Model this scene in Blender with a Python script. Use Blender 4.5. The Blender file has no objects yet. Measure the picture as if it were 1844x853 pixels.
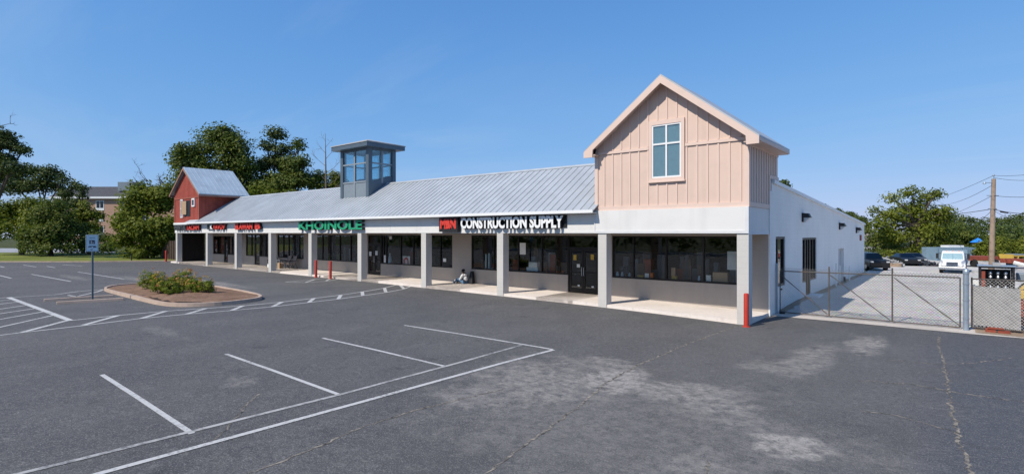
import bpy, math, random
import numpy as np
from mathutils import Vector, Matrix
rnd = random.Random(7)
S = bpy.context.scene
COL = S.collection
R = math.radians

# ---------------------------------------------------------------- ground profile
GX = [-400, -60, -30, -20, -12, -6, -3, 0, 400]
GZ = [.25, .25, .24, .22, .18, .13, .08, 0, 0]
GY = [-400, 2.6, 7, 600]
def zg(x, y=0):
    return float(np.interp(x, GX, GZ) + np.interp(y, [2.6, 7], [0, .15]))

# ---------------------------------------------------------------- mesh helpers
class MB:
    def __init__(s): s.v = []; s.f = []; s.m = []
    def add(s, vs, fs, mi=0):
        o = len(s.v); s.v += [tuple(v) for v in vs]
        for f in fs: s.f.append([i + o for i in f]); s.m.append(mi)
        return s
    def box(s, x0, y0, z0, x1, y1, z1, mi=0):
        if x0 > x1: x0, x1 = x1, x0
        if y0 > y1: y0, y1 = y1, y0
        if z0 > z1: z0, z1 = z1, z0
        vs = [(x0,y0,z0),(x1,y0,z0),(x1,y1,z0),(x0,y1,z0),(x0,y0,z1),(x1,y0,z1),(x1,y1,z1),(x0,y1,z1)]
        return s.add(vs, [(0,3,2,1),(4,5,6,7),(0,1,5,4),(1,2,6,5),(2,3,7,6),(3,0,4,7)], mi)
    def hexa(s, a, b, mi=0):        # two quads a (4 pts) and b (4 pts) joined
        return s.add(list(a) + list(b), [(0,3,2,1),(4,5,6,7),(0,1,5,4),(1,2,6,5),(2,3,7,6),(3,0,4,7)], mi)
    def prism(s, poly, d, mi=0):    # polygon of 3D points, extruded by vector d
        n = len(poly); d = Vector(d)
        vs = [Vector(p) for p in poly]; vs += [p + d for p in vs]
        fs = [list(range(n))[::-1], [n + i for i in range(n)]] + [(i, (i+1) % n, n + (i+1) % n, n + i) for i in range(n)]
        return s.add(vs, fs, mi)
    def tube(s, p0, p1, r0, r1=None, n=8, mi=0, caps=True):
        p0, p1 = Vector(p0), Vector(p1); r1 = r0 if r1 is None else r1
        d = p1 - p0
        if d.length < 1e-6: return s
        d.normalize()
        a = d.orthogonal().normalized(); b = d.cross(a)
        vs = []
        for p, r in ((p0, r0), (p1, r1)):
            for i in range(n):
                t = 2*math.pi*i/n; vs.append(p + a*(r*math.cos(t)) + b*(r*math.sin(t)))
        fs = [(i, (i+1) % n, n + (i+1) % n, n + i) for i in range(n)]
        if caps: fs += [list(range(n))[::-1], [n + i for i in range(n)]]
        return s.add(vs, fs, mi)
    def path(s, pts, r, n=6, mi=0):
        rs = r if isinstance(r, (list, tuple)) else [r]*len(pts)
        for i in range(len(pts)-1): s.tube(pts[i], pts[i+1], rs[i], rs[i+1], n, mi)
        return s
    def lathe(s, cx, cy, prof, n=16, mi=0):
        vs = []
        for r, z in prof:
            for i in range(n):
                t = 2*math.pi*i/n; vs.append((cx + r*math.cos(t), cy + r*math.sin(t), z))
        fs = []
        for k in range(len(prof)-1):
            for i in range(n): fs.append((k*n+i, k*n+(i+1) % n, (k+1)*n+(i+1) % n, (k+1)*n+i))
        fs += [list(range(n))[::-1], [(len(prof)-1)*n + i for i in range(n)]]
        return s.add(vs, fs, mi)

WL = {}
def tag(o, label=None, cat=None, group=None, kind=None):
    if label: o['label'] = label
    if cat: o['category'] = cat
    if group: o['group'] = group
    if kind: o['kind'] = kind
    return o
def thing(name, label, cat, loc=(0,0,0), group=None, rz=0):
    o = bpy.data.objects.new(name, None); COL.objects.link(o)
    o.location = loc; o.rotation_euler.z = rz; o.empty_display_size = .2
    WL[o.name] = Vector(loc)
    return tag(o, label, cat, group)
def build(name, mb, mats, parent=None, local=False, bevel=0, smooth=False, loc=None):
    """link the collected shapes as ONE mesh; coordinates are world ones unless local"""
    off = Vector((0,0,0)); base = Vector((0,0,0))
    if parent is not None and not local: base = WL[parent.name]
    if parent is None and loc is not None: base = Vector(loc)
    me = bpy.data.meshes.new(name)
    vs = [tuple(Vector(v) - base) for v in mb.v] if not local else mb.v
    me.from_pydata(vs, [], mb.f); me.validate()
    mats = mats if isinstance(mats, (list, tuple)) else [mats]
    for m in mats: me.materials.append(m)
    if len(mats) > 1: me.polygons.foreach_set('material_index', mb.m[:len(me.polygons)])
    if smooth:
        me.polygons.foreach_set('use_smooth', [True]*len(me.polygons))
    o = bpy.data.objects.new(name, me); COL.objects.link(o)
    if parent is not None: o.parent = parent
    elif loc is not None: o.location = loc
    WL[o.name] = base
    if bevel:
        b = o.modifiers.new('bevel', 'BEVEL'); b.width = bevel; b.segments = 2; b.limit_method = 'ANGLE'
    if smooth:
        try:
            me.set_sharp_from_angle(angle=R(40))
        except Exception: pass
    return o
def single(name, label, cat, mb, mats, loc, group=None, **k):
    return tag(build(name, mb, mats, None, loc=loc, **k), label, cat, group)
def struct(name, mb, mats, **k):
    return tag(build(name, mb, mats, **k), kind='structure')
def copy_tree(o, parent=None):
    c = o.copy(); COL.objects.link(c)
    if parent is not None: c.parent = parent
    for ch in list(o.children): copy_tree(ch, c)
    return c

# ---------------------------------------------------------------- materials
def nodes(name):
    m = bpy.data.materials.new(name); m.use_nodes = True
    nt = m.node_tree; nt.nodes.clear()
    out = nt.nodes.new('ShaderNodeOutputMaterial')
    return m, nt, out
def N(nt, t, **k):
    n = nt.nodes.new('ShaderNode' + t)
    for a, b in k.items(): setattr(n, a, b)
    return n
def coords(nt):
    return N(nt, 'NewGeometry').outputs['Position']
def noise(nt, vec, scale, detail=4, rough=.55, dist=0, vscale=None):
    n = N(nt, 'TexNoise'); n.inputs['Scale'].default_value = scale; n.inputs['Detail'].default_value = detail
    n.inputs['Roughness'].default_value = rough; n.inputs['Distortion'].default_value = dist
    if vscale:
        mp = N(nt, 'Mapping'); mp.inputs['Scale'].default_value = vscale; nt.links.new(vec, mp.inputs['Vector']); vec = mp.outputs[0]
    nt.links.new(vec, n.inputs['Vector']); return n.outputs['Fac']
def ramp(nt, fac, stops):
    r = N(nt, 'ValToRGB'); e = r.color_ramp.elements
    while len(e) < len(stops): e.new(.5)
    for i, (p, c) in enumerate(stops):
        e[i].position = p; e[i].color = c if len(c) == 4 else (*c, 1)
    nt.links.new(fac, r.inputs[0]); return r.outputs[0]
def mix(nt, fac, a, b, mode='MIX'):
    x = N(nt, 'MixRGB', blend_type=mode)
    for i, v in ((0, fac), (1, a), (2, b)):
        if hasattr(v, 'is_linked'): nt.links.new(v, x.inputs[i])
        elif isinstance(v, (int, float)): x.inputs[i].default_value = v
        else: x.inputs[i].default_value = (*v, 1)
    return x.outputs[0]
def math_(nt, op, a, b=None, c=None, clamp=False):
    x = N(nt, 'Math', operation=op, use_clamp=clamp)
    for i, v in enumerate((a, b, c)):
        if v is None: continue
        if hasattr(v, 'is_linked'): nt.links.new(v, x.inputs[i])
        else: x.inputs[i].default_value = v
    return x.outputs[0]
def principled(nt, out, col, rough=.7, metal=0, bump=None, bstr=.3, bdist=.02, spec=.5):
    p = N(nt, 'BsdfPrincipled')
    for k, v in (('Base Color', col), ('Roughness', rough), ('Metallic', metal), ('Specular IOR Level', spec)):
        if hasattr(v, 'is_linked'): nt.links.new(v, p.inputs[k])
        elif k == 'Base Color': p.inputs[k].default_value = (*v, 1)
        else: p.inputs[k].default_value = v
    if bump is not None:
        b = N(nt, 'Bump'); b.inputs['Strength'].default_value = bstr; b.inputs['Distance'].default_value = bdist
        nt.links.new(bump, b.inputs['Height']); nt.links.new(b.outputs[0], p.inputs['Normal'])
    nt.links.new(p.outputs[0], out.inputs[0]); return p
def paint(name, col, rough=.6, var=.12, scale=1.5, metal=0, fine=30, bstr=.12, dirt=None, streak=0, spec=.4):
    """painted or plain surface: base colour with soft blotches, fine grain, optional dirt and vertical streaks"""
    m, nt, out = nodes(name); pos = coords(nt)
    n1 = noise(nt, pos, scale, 5, .6)
    dark = tuple(c*(1-var*2) for c in col); light = tuple(min(1, c*(1+var)) for c in col)
    c = ramp(nt, n1, [(.25, dark), (.5, col), (.75, light)])
    if streak:
        n3 = noise(nt, pos, 1, 4, .6, 0, (2.2, 2.2, .12))
        f = math_(nt, 'MULTIPLY', ramp(nt, n3, [(.5, (0,0,0)), (.75, (1,1,1))]), streak)
        c = mix(nt, f, c, tuple(v*.45 for v in col))
    if dirt:
        n2 = noise(nt, pos, 5, 6, .7)
        f = ramp(nt, n2, [(.52, (0,0,0)), (.72, (1,1,1))])
        c = mix(nt, f, c, dirt)
    nf = noise(nt, pos, fine, 3, .6)
    principled(nt, out, c, rough, metal, nf, bstr, .01, spec)
    return m
def flat(name, col, rough=.6, metal=0, spec=.4): return paint(name, col, rough, .06, 6, metal, 60, .06, spec=spec)

def m_asphalt():
    m, nt, out = nodes('asphalt'); pos = coords(nt)
    big = noise(nt, pos, .10, 5, .6, .4); mid = noise(nt, pos, .55, 6, .65, .3, (1, .6, 1)); fine = noise(nt, pos, 9, 5, .7)
    grain = noise(nt, pos, 46, 3, .85); grit = noise(nt, pos, 17, 4, .8, 1.2); speck = N(nt, 'TexVoronoi'); speck.inputs['Scale'].default_value = 26
    nt.links.new(pos, speck.inputs['Vector'])
    c = ramp(nt, big, [(.3, (.062,.060,.061)), (.5, (.086,.081,.077)), (.7, (.112,.104,.096))])
    sx = N(nt, 'SeparateXYZ'); nt.links.new(pos, sx.inputs[0])
    g0 = N(nt, 'MapRange', interpolation_type='SMOOTHSTEP'); nt.links.new(math_(nt, 'ADD', sx.outputs[0], math_(nt, 'MULTIPLY', mid, 2.5)), g0.inputs[0]); g0.inputs[1].default_value = 6.4; g0.inputs[2].default_value = 7.6
    newer = math_(nt, 'MULTIPLY', g0.outputs[0], .75)
    c = mix(nt, ramp(nt, mid, [(.40, (0,0,0)), (.70, (.85,.85,.85))]), c, (.125,.119,.112))
    c = mix(nt, newer, c, (.058,.063,.080))
    # worn, sandy places where the binder has gone: blobs at their own spots
    dn = noise(nt, pos, .9, 5, .65); dn2 = noise(nt, pos, 3.5, 4, .7)
    tot = None
    for (x, y, rx, ry, k) in ((.15,-9.4,.95,1.3,1.25),(-.9,-10.6,1.9,2.5,.7),(-1.2,-12.3,1.3,1.0,.55),(-.7,-8.1,.9,.7,.6),(1.8,-9.4,1.7,1.1,.8),(1.5,-11.5,4.5,3.5,.28),(2.9,-10.2,1.6,.8,.5),(4.1,-10.95,.66,.66,1.25),(3.2,-12.6,.6,1.6,.5),(3.1,-4.2,.6,3.0,.6),(4.0,-1.2,.6,1.9,.9),(2.5,-6.0,.8,.7,.5),(-28,-6.4,5,.7,.7),(-34,-8.5,6,.6,.6),(-40,-10.8,4,.5,.5),(-5.6,-14.9,.5,.4,.4),(-13,-14,2,.4,.3)):
        mp = N(nt, 'Mapping'); mp.inputs['Location'].default_value = (-x/rx, -y/ry, 0); mp.inputs['Scale'].default_value = (1/rx, 1/ry, 0)
        nt.links.new(pos, mp.inputs['Vector'])
        l = N(nt, 'VectorMath', operation='LENGTH'); nt.links.new(mp.outputs[0], l.inputs[0])
        d = math_(nt, 'ADD', l.outputs['Value'], math_(nt, 'MULTIPLY', math_(nt, 'SUBTRACT', dn, .5), 1.7))
        f = N(nt, 'MapRange', interpolation_type='SMOOTHSTEP'); f.inputs[1].default_value = 1.1; f.inputs[2].default_value = .45
        f.inputs[3].default_value = 0; f.inputs[4].default_value = k
        nt.links.new(d, f.inputs[0])
        tot = f.outputs[0] if tot is None else math_(nt, 'MAXIMUM', tot, f.outputs[0])
    gaps = ramp(nt, dn2, [(.36, (.12,.12,.12)), (.58, (1,1,1))])
    tot = math_(nt, 'MULTIPLY', tot, gaps, clamp=True)
    c = mix(nt, math_(nt, 'MULTIPLY', tot, .97), c, (.40,.365,.325))
    # broken-up skin of the old seal coat: light worms and dark gaps, a hand wide
    wm = noise(nt, pos, 4.2, 6, .72, 2.2); wm2 = noise(nt, pos, 2.1, 6, .75, 1.5, (.55, 1.2, 1))
    c = mix(nt, ramp(nt, wm, [(.54, (0,0,0)), (.64, (.5,.5,.5))]), c, (.185,.178,.168))
    c = mix(nt, ramp(nt, wm, [(.34, (.55,.55,.55)), (.46, (0,0,0))]), c, (.040,.041,.047))
    c = mix(nt, ramp(nt, wm2, [(.57, (0,0,0)), (.68, (.45,.45,.45))]), c, (.17,.163,.152))
    oil = noise(nt, pos, 1.35, 3, .5, .3)
    c = mix(nt, ramp(nt, oil, [(.64, (0,0,0)), (.74, (.6,.6,.6))]), c, (.028,.027,.028))
    # scattered lighter scuffs
    sc = noise(nt, pos, 1.6, 7, .75, .8, (1.0, .35, 1))
    c = mix(nt, ramp(nt, sc, [(.62, (0,0,0)), (.72, (.5,.5,.5))]), c, (.19,.178,.16))
    sc2 = noise(nt, pos, .8, 7, .75, .8, (.35, 1.3, 1))
    c = mix(nt, ramp(nt, sc2, [(.63, (0,0,0)), (.7, (.45,.45,.45))]), c, (.04,.041,.046))
    c = mix(nt, ramp(nt, fine, [(.35, (.45,.45,.45)), (.65, (0,0,0))]), c, (.045,.047,.053))
    c = mix(nt, ramp(nt, grit, [(.55, (0,0,0)), (.68, (.6,.6,.6))]), c, (.20,.193,.182))
    c = mix(nt, ramp(nt, grit, [(.33, (.6,.6,.6)), (.45, (0,0,0))]), c, (.030,.031,.036))
    c = mix(nt, ramp(nt, grain, [(.54, (0,0,0)), (.70, (.85,.85,.85))]), c, (.34,.325,.305))
    c = mix(nt, ramp(nt, grain, [(.28, (.75,.75,.75)), (.44, (0,0,0))]), c, (.022,.023,.028))
    h = mix(nt, .5, grain, fine)
    principled(nt, out, c, .86, 0, h, .55, .012, .35)
    return m
def m_line():
    m, nt, out = nodes('line_paint'); pos = coords(nt)
    a = noise(nt, pos, 14, 5, .75); b = noise(nt, pos, 1.1, 3, .6)
    f = ramp(nt, math_(nt, 'ADD', math_(nt, 'MULTIPLY', a, .75), math_(nt, 'MULTIPLY', b, .35)), [(.56, (0,0,0)), (.70, (.9,.9,.9))])
    c = mix(nt, f, (.50,.49,.47), (.14,.137,.132))
    principled(nt, out, c, .7, 0, a, .3, .01, .3); return m
def m_faded():
    m, nt, out = nodes('faded_line_paint'); pos = coords(nt)
    a = noise(nt, pos, 9, 6, .8); b = noise(nt, pos, 1.3, 3, .6)
    f = ramp(nt, math_(nt, 'ADD', math_(nt, 'MULTIPLY', a, .7), math_(nt, 'MULTIPLY', b, .5)), [(.56, (0,0,0)), (.76, (1,1,1))])
    c = mix(nt, f, (.4,.39,.37), (.085,.086,.09))
    principled(nt, out, c, .8, 0, a, .3, .01, .3); return m
def m_crack():
    m, nt, out = nodes('asphalt_crack'); pos = coords(nt)
    a = noise(nt, pos, 6, 6, .8)
    c = ramp(nt, a, [(.38, (.035,.034,.034)), (.48, (.15,.135,.115)), (.6, (.33,.29,.235))])
    principled(nt, out, c, .95, 0, a, .6, .02, .2); return m
def m_gravel():
    m, nt, out = nodes('pale_gravel'); pos = coords(nt)
    v = N(nt, 'TexVoronoi'); v.inputs['Scale'].default_value = 9; nt.links.new(pos, v.inputs['Vector'])
    a = noise(nt, pos, .35, 5, .6, .5); b = noise(nt, pos, 5, 4, .7)
    c = ramp(nt, a, [(.3, (.40,.375,.34)), (.5, (.50,.47,.43)), (.7, (.57,.54,.495))])
    c = mix(nt, .35, c, v.outputs['Color'], 'SOFT_LIGHT')
    c = mix(nt, ramp(nt, b, [(.5, (0,0,0)), (.75, (.5,.5,.5))]), c, (.2,.185,.165))
    principled(nt, out, c, .95, 0, v.outputs['Distance'], .6, .03, .2); return m
def m_ground(name, c0, c1, c2, sc=.5, fine=20):
    m, nt, out = nodes(name); pos = coords(nt)
    a = noise(nt, pos, sc, 5, .65, .3); b = noise(nt, pos, fine, 4, .75)
    c = ramp(nt, a, [(.3, c0), (.5, c1), (.72, c2)])
    c = mix(nt, ramp(nt, b, [(.35, (.6,.6,.6)), (.6, (0,0,0))]), c, tuple(v*.45 for v in c0))
    principled(nt, out, c, .95, 0, b, .8, .05, .15); return m
def m_seam_roof(name, c):
    m, nt, out = nodes(name); pos = coords(nt)
    a = noise(nt, pos, .8, 5, .6, .3); s = noise(nt, pos, 1, 4, .65, 0, (3, .25, .25))
    col = ramp(nt, a, [(.3, tuple(v*.86 for v in c)), (.7, tuple(v*1.1 for v in c))])
    col = mix(nt, ramp(nt, s, [(.5, (0,0,0)), (.8, (.22,.22,.22))]), col, tuple(v*.7 for v in c))
    principled(nt, out, col, .5, .15, noise(nt, pos, 3, 3), .05, .02, .5); return m
def m_block(name, col, bump=.5, var=.1):
    """painted concrete block: faint running-bond joints"""
    m, nt, out = nodes(name); pos = coords(nt)
    sep = N(nt, 'SeparateXYZ'); nt.links.new(pos, sep.inputs[0])
    com = N(nt, 'CombineXYZ'); nt.links.new(math_(nt, 'ADD', sep.outputs[0], sep.outputs[1]), com.inputs[0]); nt.links.new(sep.outputs[2], com.inputs[1])
    br = N(nt, 'TexBrick'); br.inputs['Scale'].default_value = 1; br.inputs['Brick Width'].default_value = .4; br.inputs['Row Height'].default_value = .2
    br.inputs['Mortar Size'].default_value = .006; br.inputs['Mortar Smooth'].default_value = .4
    nt.links.new(com.outputs[0], br.inputs['Vector'])
    a = noise(nt, pos, .7, 5, .65); s = noise(nt, pos, 1, 4, .6, 0, (2.5, 2.5, .15))
    c = ramp(nt, a, [(.3, tuple(v*(1-var) for v in col)), (.7, tuple(min(1, v*(1+var*.6)) for v in col))])
    c = mix(nt, ramp(nt, s, [(.55, (0,0,0)), (.8, (.22,.22,.22))]), c, tuple(v*.6 for v in col))
    f = noise(nt, pos, 40, 3, .6)
    h = math_(nt, 'ADD', math_(nt, 'MULTIPLY', br.outputs['Fac'], -1), math_(nt, 'MULTIPLY', f, .25))
    c = mix(nt, math_(nt, 'MULTIPLY', br.outputs['Fac'], .18), c, tuple(v*.7 for v in col))
    principled(nt, out, c, .7, 0, h, bump, .008, .35); return m
def m_brick(name, c1, c2, mortar, w=.22, h=.075):
    m, nt, out = nodes(name); pos = coords(nt)
    sep = N(nt, 'SeparateXYZ'); nt.links.new(pos, sep.inputs[0])
    com = N(nt, 'CombineXYZ'); nt.links.new(math_(nt, 'ADD', sep.outputs[0], sep.outputs[1]), com.inputs[0]); nt.links.new(sep.outputs[2], com.inputs[1])
    br = N(nt, 'TexBrick'); br.inputs['Scale'].default_value = 1; br.inputs['Brick Width'].default_value = w; br.inputs['Row Height'].default_value = h
    br.inputs['Mortar Size'].default_value = h*.12
    br.inputs['Color1'].default_value = (*c1, 1); br.inputs['Color2'].default_value = (*c2, 1); br.inputs['Mortar'].default_value = (*mortar, 1)
    nt.links.new(com.outputs[0], br.inputs['Vector'])
    principled(nt, out, br.outputs['Color'], .85); return m
def m_glass(name, tint, rough=.01, ior=1.5, gloss=(1,1,1)):
    m, nt, out = nodes(name)
    fr = N(nt, 'Fresnel'); gm_ = N(nt, 'NewGeometry')      # same reflectance from both faces of the pane
    nt.links.new(math_(nt, 'POWER', ior, math_(nt, 'MULTIPLY_ADD', gm_.outputs['Backfacing'], -2, 1)), fr.inputs[0])
    t = N(nt, 'BsdfTransparent'); t.inputs[0].default_value = (*tint, 1)
    g = N(nt, 'BsdfGlossy'); g.inputs['Roughness'].default_value = rough; g.inputs['Color'].default_value = (*gloss, 1)
    wn = noise(nt, coords(nt), .9, 2, .5); b = N(nt, 'Bump'); b.inputs['Strength'].default_value = .04; b.inputs['Distance'].default_value = .05
    nt.links.new(wn, b.inputs['Height']); nt.links.new(b.outputs[0], g.inputs['Normal'])
    x = N(nt, 'MixShader'); nt.links.new(fr.outputs[0], x.inputs[0]); nt.links.new(t.outputs[0], x.inputs[1]); nt.links.new(g.outputs[0], x.inputs[2])
    nt.links.new(x.outputs[0], out.inputs[0]); return m
def m_leaf(name, a, b, trans=.3, c=None, spec=.12):
    """leaves: each leaf has its own tint between two greens (random, not shade)"""
    m, nt, out = nodes(name)
    at = N(nt, 'Attribute', attribute_name='tint')
    st = [(0, a), (1, b)] if c is None else [(0, a), (.6, b), (1, c)]
    col = ramp(nt, at.outputs['Fac'], st)
    p = N(nt, 'BsdfPrincipled'); nt.links.new(col, p.inputs['Base Color']); p.inputs['Roughness'].default_value = .5; p.inputs['Specular IOR Level'].default_value = spec
    t = N(nt, 'BsdfTranslucent'); nt.links.new(mix(nt, 1, col, (1.0, 1.15, .45), 'MULTIPLY'), t.inputs[0])
    x = N(nt, 'MixShader'); x.inputs[0].default_value = trans
    nt.links.new(p.outputs[0], x.inputs[1]); nt.links.new(t.outputs[0], x.inputs[2]); nt.links.new(x.outputs[0], out.inputs[0])
    return m

M = {
 'asphalt': m_asphalt(), 'line': m_line(), 'faded': m_faded(), 'crack': m_crack(), 'gravel': m_gravel(),
 'grass': m_ground('lawn', (.14,.165,.03), (.20,.225,.045), (.26,.26,.075), .3, 14),
 'earth': m_ground('bare_earth', (.26,.19,.135), (.35,.26,.185), (.43,.33,.245), .4, 12),
 'mulch': m_ground('bark_mulch', (.18,.108,.07), (.27,.165,.11), (.35,.225,.155), 1.2, 16),
 'concrete': paint('concrete', (.50,.45,.40), .85, .1, .8, dirt=(.36,.31,.27), fine=45, bstr=.2),
 'walk': paint('walkway_concrete', (.71,.63,.56), .85, .06, .7, dirt=(.58,.50,.44), fine=45, bstr=.2),
 'curb': paint('kerb_concrete', (.46,.345,.27), .9, .14, 2.5, dirt=(.30,.22,.175), fine=35, bstr=.35),
 'road': paint('old_road', (.32,.32,.33), .9, .1, .3),
 'white': m_block('white_block', (.80,.785,.75), .5, .06),
 'stucco': paint('white_stucco', (.70,.685,.66), .8, .03, .9, fine=50, bstr=.25, streak=.14),
 'trimwhite': paint('white_trim', (.78,.78,.77), .5, .03, 2),
 'shopwall': m_block('grey_block', (.40,.35,.305), .3, .07),
 'pillar': m_block('pillar_block', (.56,.535,.50), .35, .06),
 'roof': m_seam_roof('standing_seam_roof', (.41,.435,.455)),
 'seam': m_seam_roof('roof_seam', (.385,.41,.43)),
 'barnroof': m_seam_roof('barn_roof', (.40,.475,.53)),
 'flatroof': flat('flat_roof', (.5,.5,.5)),
 'pink': paint('blush_siding', (.67,.50,.41), .65, .04, 1.2, fine=40, bstr=.1, streak=.13),
 'pinktrim': paint('blush_trim', (.70,.53,.445), .6, .03, 2, fine=40, bstr=.08),
 'red': paint('red_board', (.36,.075,.05), .75, .15, 1.6, fine=25, bstr=.2, streak=.3),
 'redtrim': paint('red_trim', (.30,.085,.055), .75, .12, 2),
 'cup': paint('blue_grey_metal', (.10,.135,.165), .45, .06, 2, metal=.2),
 'cuplight': paint('light_grey_panel', (.20,.235,.265), .5, .05, 2),
 'frame': paint('dark_bronze_frame', (.018,.015,.013), .4, .1, 4, metal=.3),
 'glass': m_glass('shop_glass', (.84,.87,.88), ior=1.5),
 'cupglass': m_glass('cupola_glass', (.72,.86,.90), ior=1.9),
 'tealglass': m_glass('gable_glass', (.80,.88,.90), ior=1.7),
 'blind': flat('window_blind', (.30,.355,.375)),
 'dark': flat('dark_interior', (.02,.02,.022)),
 'black': paint('black_metal', (.014,.014,.016), .5, .1, 5),
 'galv': paint('galvanised_steel', (.34,.40,.46), .45, .1, 4, metal=.5),
 'rust': paint('rusty_pipe', (.105,.095,.085), .8, .25, 9, dirt=(.16,.08,.045)),
 'wire': flat('chain_link_wire', (.22,.22,.215), .6, .3),
 'bred': paint('bollard_red', (.48,.035,.02), .6, .08, 3, dirt=(.40,.05,.03)),
 'yellow': paint('worn_yellow', (.55,.36,.06), .7, .1, 5),
 'sheet': paint('weathered_sheet', (.38,.375,.365), .8, .14, 2.5, dirt=(.25,.24,.23), streak=.4),
 'wood': paint('weathered_wood', (.30,.22,.16), .85, .15, 3, dirt=(.19,.13,.09)),
 'fence': paint('brown_fence', (.05,.032,.022), .9, .2, 2.5),
 'fencelight': paint('fence_batten', (.14,.095,.068), .9, .2, 3),
 'bark': paint('tree_bark', (.085,.068,.052), .95, .25, 5, fine=12, bstr=.6),
 'deadwood': paint('dead_wood', (.17,.14,.115), .95, .2, 4),
 'signblue': paint('faded_sign_face', (.50,.66,.72), .5, .05, 5),
 'signink': flat('sign_ink', (.035,.05,.08)),
 'sred': flat('sign_red', (.62,.045,.03)),
 'sgreen': flat('sign_green', (.015,.30,.15)),
 'swhite': flat('sign_white', (.80,.80,.79)),
 'sgrey': flat('sign_dark_letters', (.05,.055,.06)),
 'backplate': flat('sign_black_and_shade', (.016,.016,.017)),
 'shingle': m_brick('roof_shingles', (.055,.055,.062), (.075,.075,.082), (.04,.04,.045), .9, .3),
 'brick': m_brick('red_brick', (.40,.20,.12), (.46,.25,.155), (.38,.32,.28)),
 'paper': flat('paper_notice', (.75,.75,.72)),
 'orange': flat('orange_paint', (.60,.15,.03)),
 'tan': flat('tan_board', (.45,.30,.18)),
 'cushion': flat('taupe_sling', (.27,.20,.16)),
 'bluefab': flat('blue_cover', (.02,.22,.72)),
 'container': paint('blue_grey_container', (.17,.25,.31), .6, .12, 1.5, streak=.3),
 'rustred': paint('red_oxide', (.27,.06,.035), .85, .25, 2.5, dirt=(.16,.05,.035)),
 'truckwhite': paint('truck_white', (.76,.76,.75), .3, .03, 3),
 'chrome': flat('dull_chrome', (.45,.46,.48), .3, .8),
 'carblack': paint('black_car_paint', (.012,.013,.015), .25, .1, 3),
 'cargrey': paint('grey_car_paint', (.06,.065,.075), .3, .1, 3),
 'carwhite': paint('white_car_paint', (.65,.66,.68), .3, .05, 3),
 'carglass': m_glass('car_glass', (.10,.14,.16), ior=1.6),
 'tyre': flat('tyre_rubber', (.015,.015,.015), .9),
 'lampglass': flat('lamp_lens', (.55,.56,.55), .3),
 'skin': flat('skin', (.12,.06,.04)), 'hair': flat('black_hair', (.012,.01,.009), .8),
 'shirt': flat('white_shirt', (.66,.66,.66), .9), 'jeans': flat('blue_jeans', (.09,.17,.27), .9), 'shoe': flat('pale_shoe', (.6,.57,.53)),
 'leafA': m_leaf('leaf_broad', (.040,.066,.013), (.115,.145,.028), .32, (.185,.20,.045)),
 'leafB': m_leaf('leaf_pine', (.034,.056,.016), (.080,.105,.030), .25, (.13,.15,.045)),
 'leafC': m_leaf('leaf_yellow_green', (.068,.096,.012), (.17,.195,.026), .38, (.26,.265,.05)),
 'leafD': m_leaf('leaf_far', (.055,.084,.022), (.105,.135,.034), .3, (.155,.18,.05)),
 'leafS': m_leaf('leaf_spirea', (.07,.105,.012), (.18,.22,.025), .35, (.26,.28,.04)),
 'leafO': m_leaf('leaf_orange_tip', (.42,.33,.06), (.52,.30,.08), .3, (.50,.15,.12)),
 'farground': m_ground('rough_grass', (.05,.06,.02), (.075,.085,.03), (.11,.105,.045), .3, 8),
 'darkbed': m_ground('dark_bed', (.05,.038,.03), (.065,.05,.04), (.085,.065,.05), 2, 18),
 'signpost': paint('sign_post_steel', (.10,.15,.18), .5, .1, 4, metal=.4),
}
# ================================================================ GROUND
def cuts(a, b, ks): return [a] + [k for k in ks if a + 1e-6 < k < b - 1e-6] + [b]
def sheet(name, x0, x1, y0, y1, mat, dz, mb=None):
    m = mb or MB(); xs = cuts(x0, x1, GX); ys = cuts(y0, y1, GY)
    vs = [(x, y, zg(x, y) + dz) for y in ys for x in xs]; n = len(xs)
    fs = [(j*n+i, j*n+i+1, (j+1)*n+i+1, (j+1)*n+i) for j in range(len(ys)-1) for i in range(n-1)]
    m.add(vs, fs)
    return m if mb else struct(name, m, mat)
sheet('ground', -400, 400, -400, 600, M['farground'], -.03)
def poly_sheet(name, poly, mat, dz):
    m = MB(); m.add([(x, y, zg(x, y) + dz) for x, y in poly], [range(len(poly))]); return struct(name, m, mat)
# asphalt lot: left edge runs obliquely along the lawn
lm = MB()
edge = [(-90,-30),(-69.4,-10.9),(-65.4,-7.7),(-62.4,-5.1),(-59.7,-1.5),(-56.5,2.5)]
sheet('', -60, 45, -53, 2.6, None, 0, lm); sheet('', .3, 45, 2.6, 2.95, None, 0, lm)
pts = [(-60,-53),(-112,-53)] + edge[:-2] + [(-60,-1.9)]
lm.add([(x, y, zg(x, y)) for x, y in pts], [list(range(len(pts)))[::-1]])
struct('parking_lot', lm, M['asphalt'])
# lawn
gl = MB(); gp = [(-69.4,-10.9),(-65.4,-7.7),(-62.4,-5.1),(-60.0,-1.9),(-59.7,-1.5),(-57.5,1.2),(-57,2.6),(-80,26),(-130,2),(-145,-34),(-110,-50),(-90,-30)]
gl.add([(x, y, .26 if y < 3 else .28) for x, y in gp], [range(len(gp))])
tag(build('lawn', gl, M['grass']), kind='stuff')
# kerb along the lawn
kb = MB()
for a, b in zip(edge[:-1], edge[1:]):
    d = Vector((b[0]-a[0], b[1]-a[1])).normalized(); nx, ny = -d.y*.18, d.x*.18
    kb.hexa([(a[0],a[1],.2),(b[0],b[1],.2),(b[0]+nx,b[1]+ny,.2),(a[0]+nx,a[1]+ny,.2)], [(a[0],a[1],.36),(b[0],b[1],.36),(b[0]+nx,b[1]+ny,.36),(a[0]+nx,a[1]+ny,.36)])
struct('kerb', kb, M['curb'])
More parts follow.
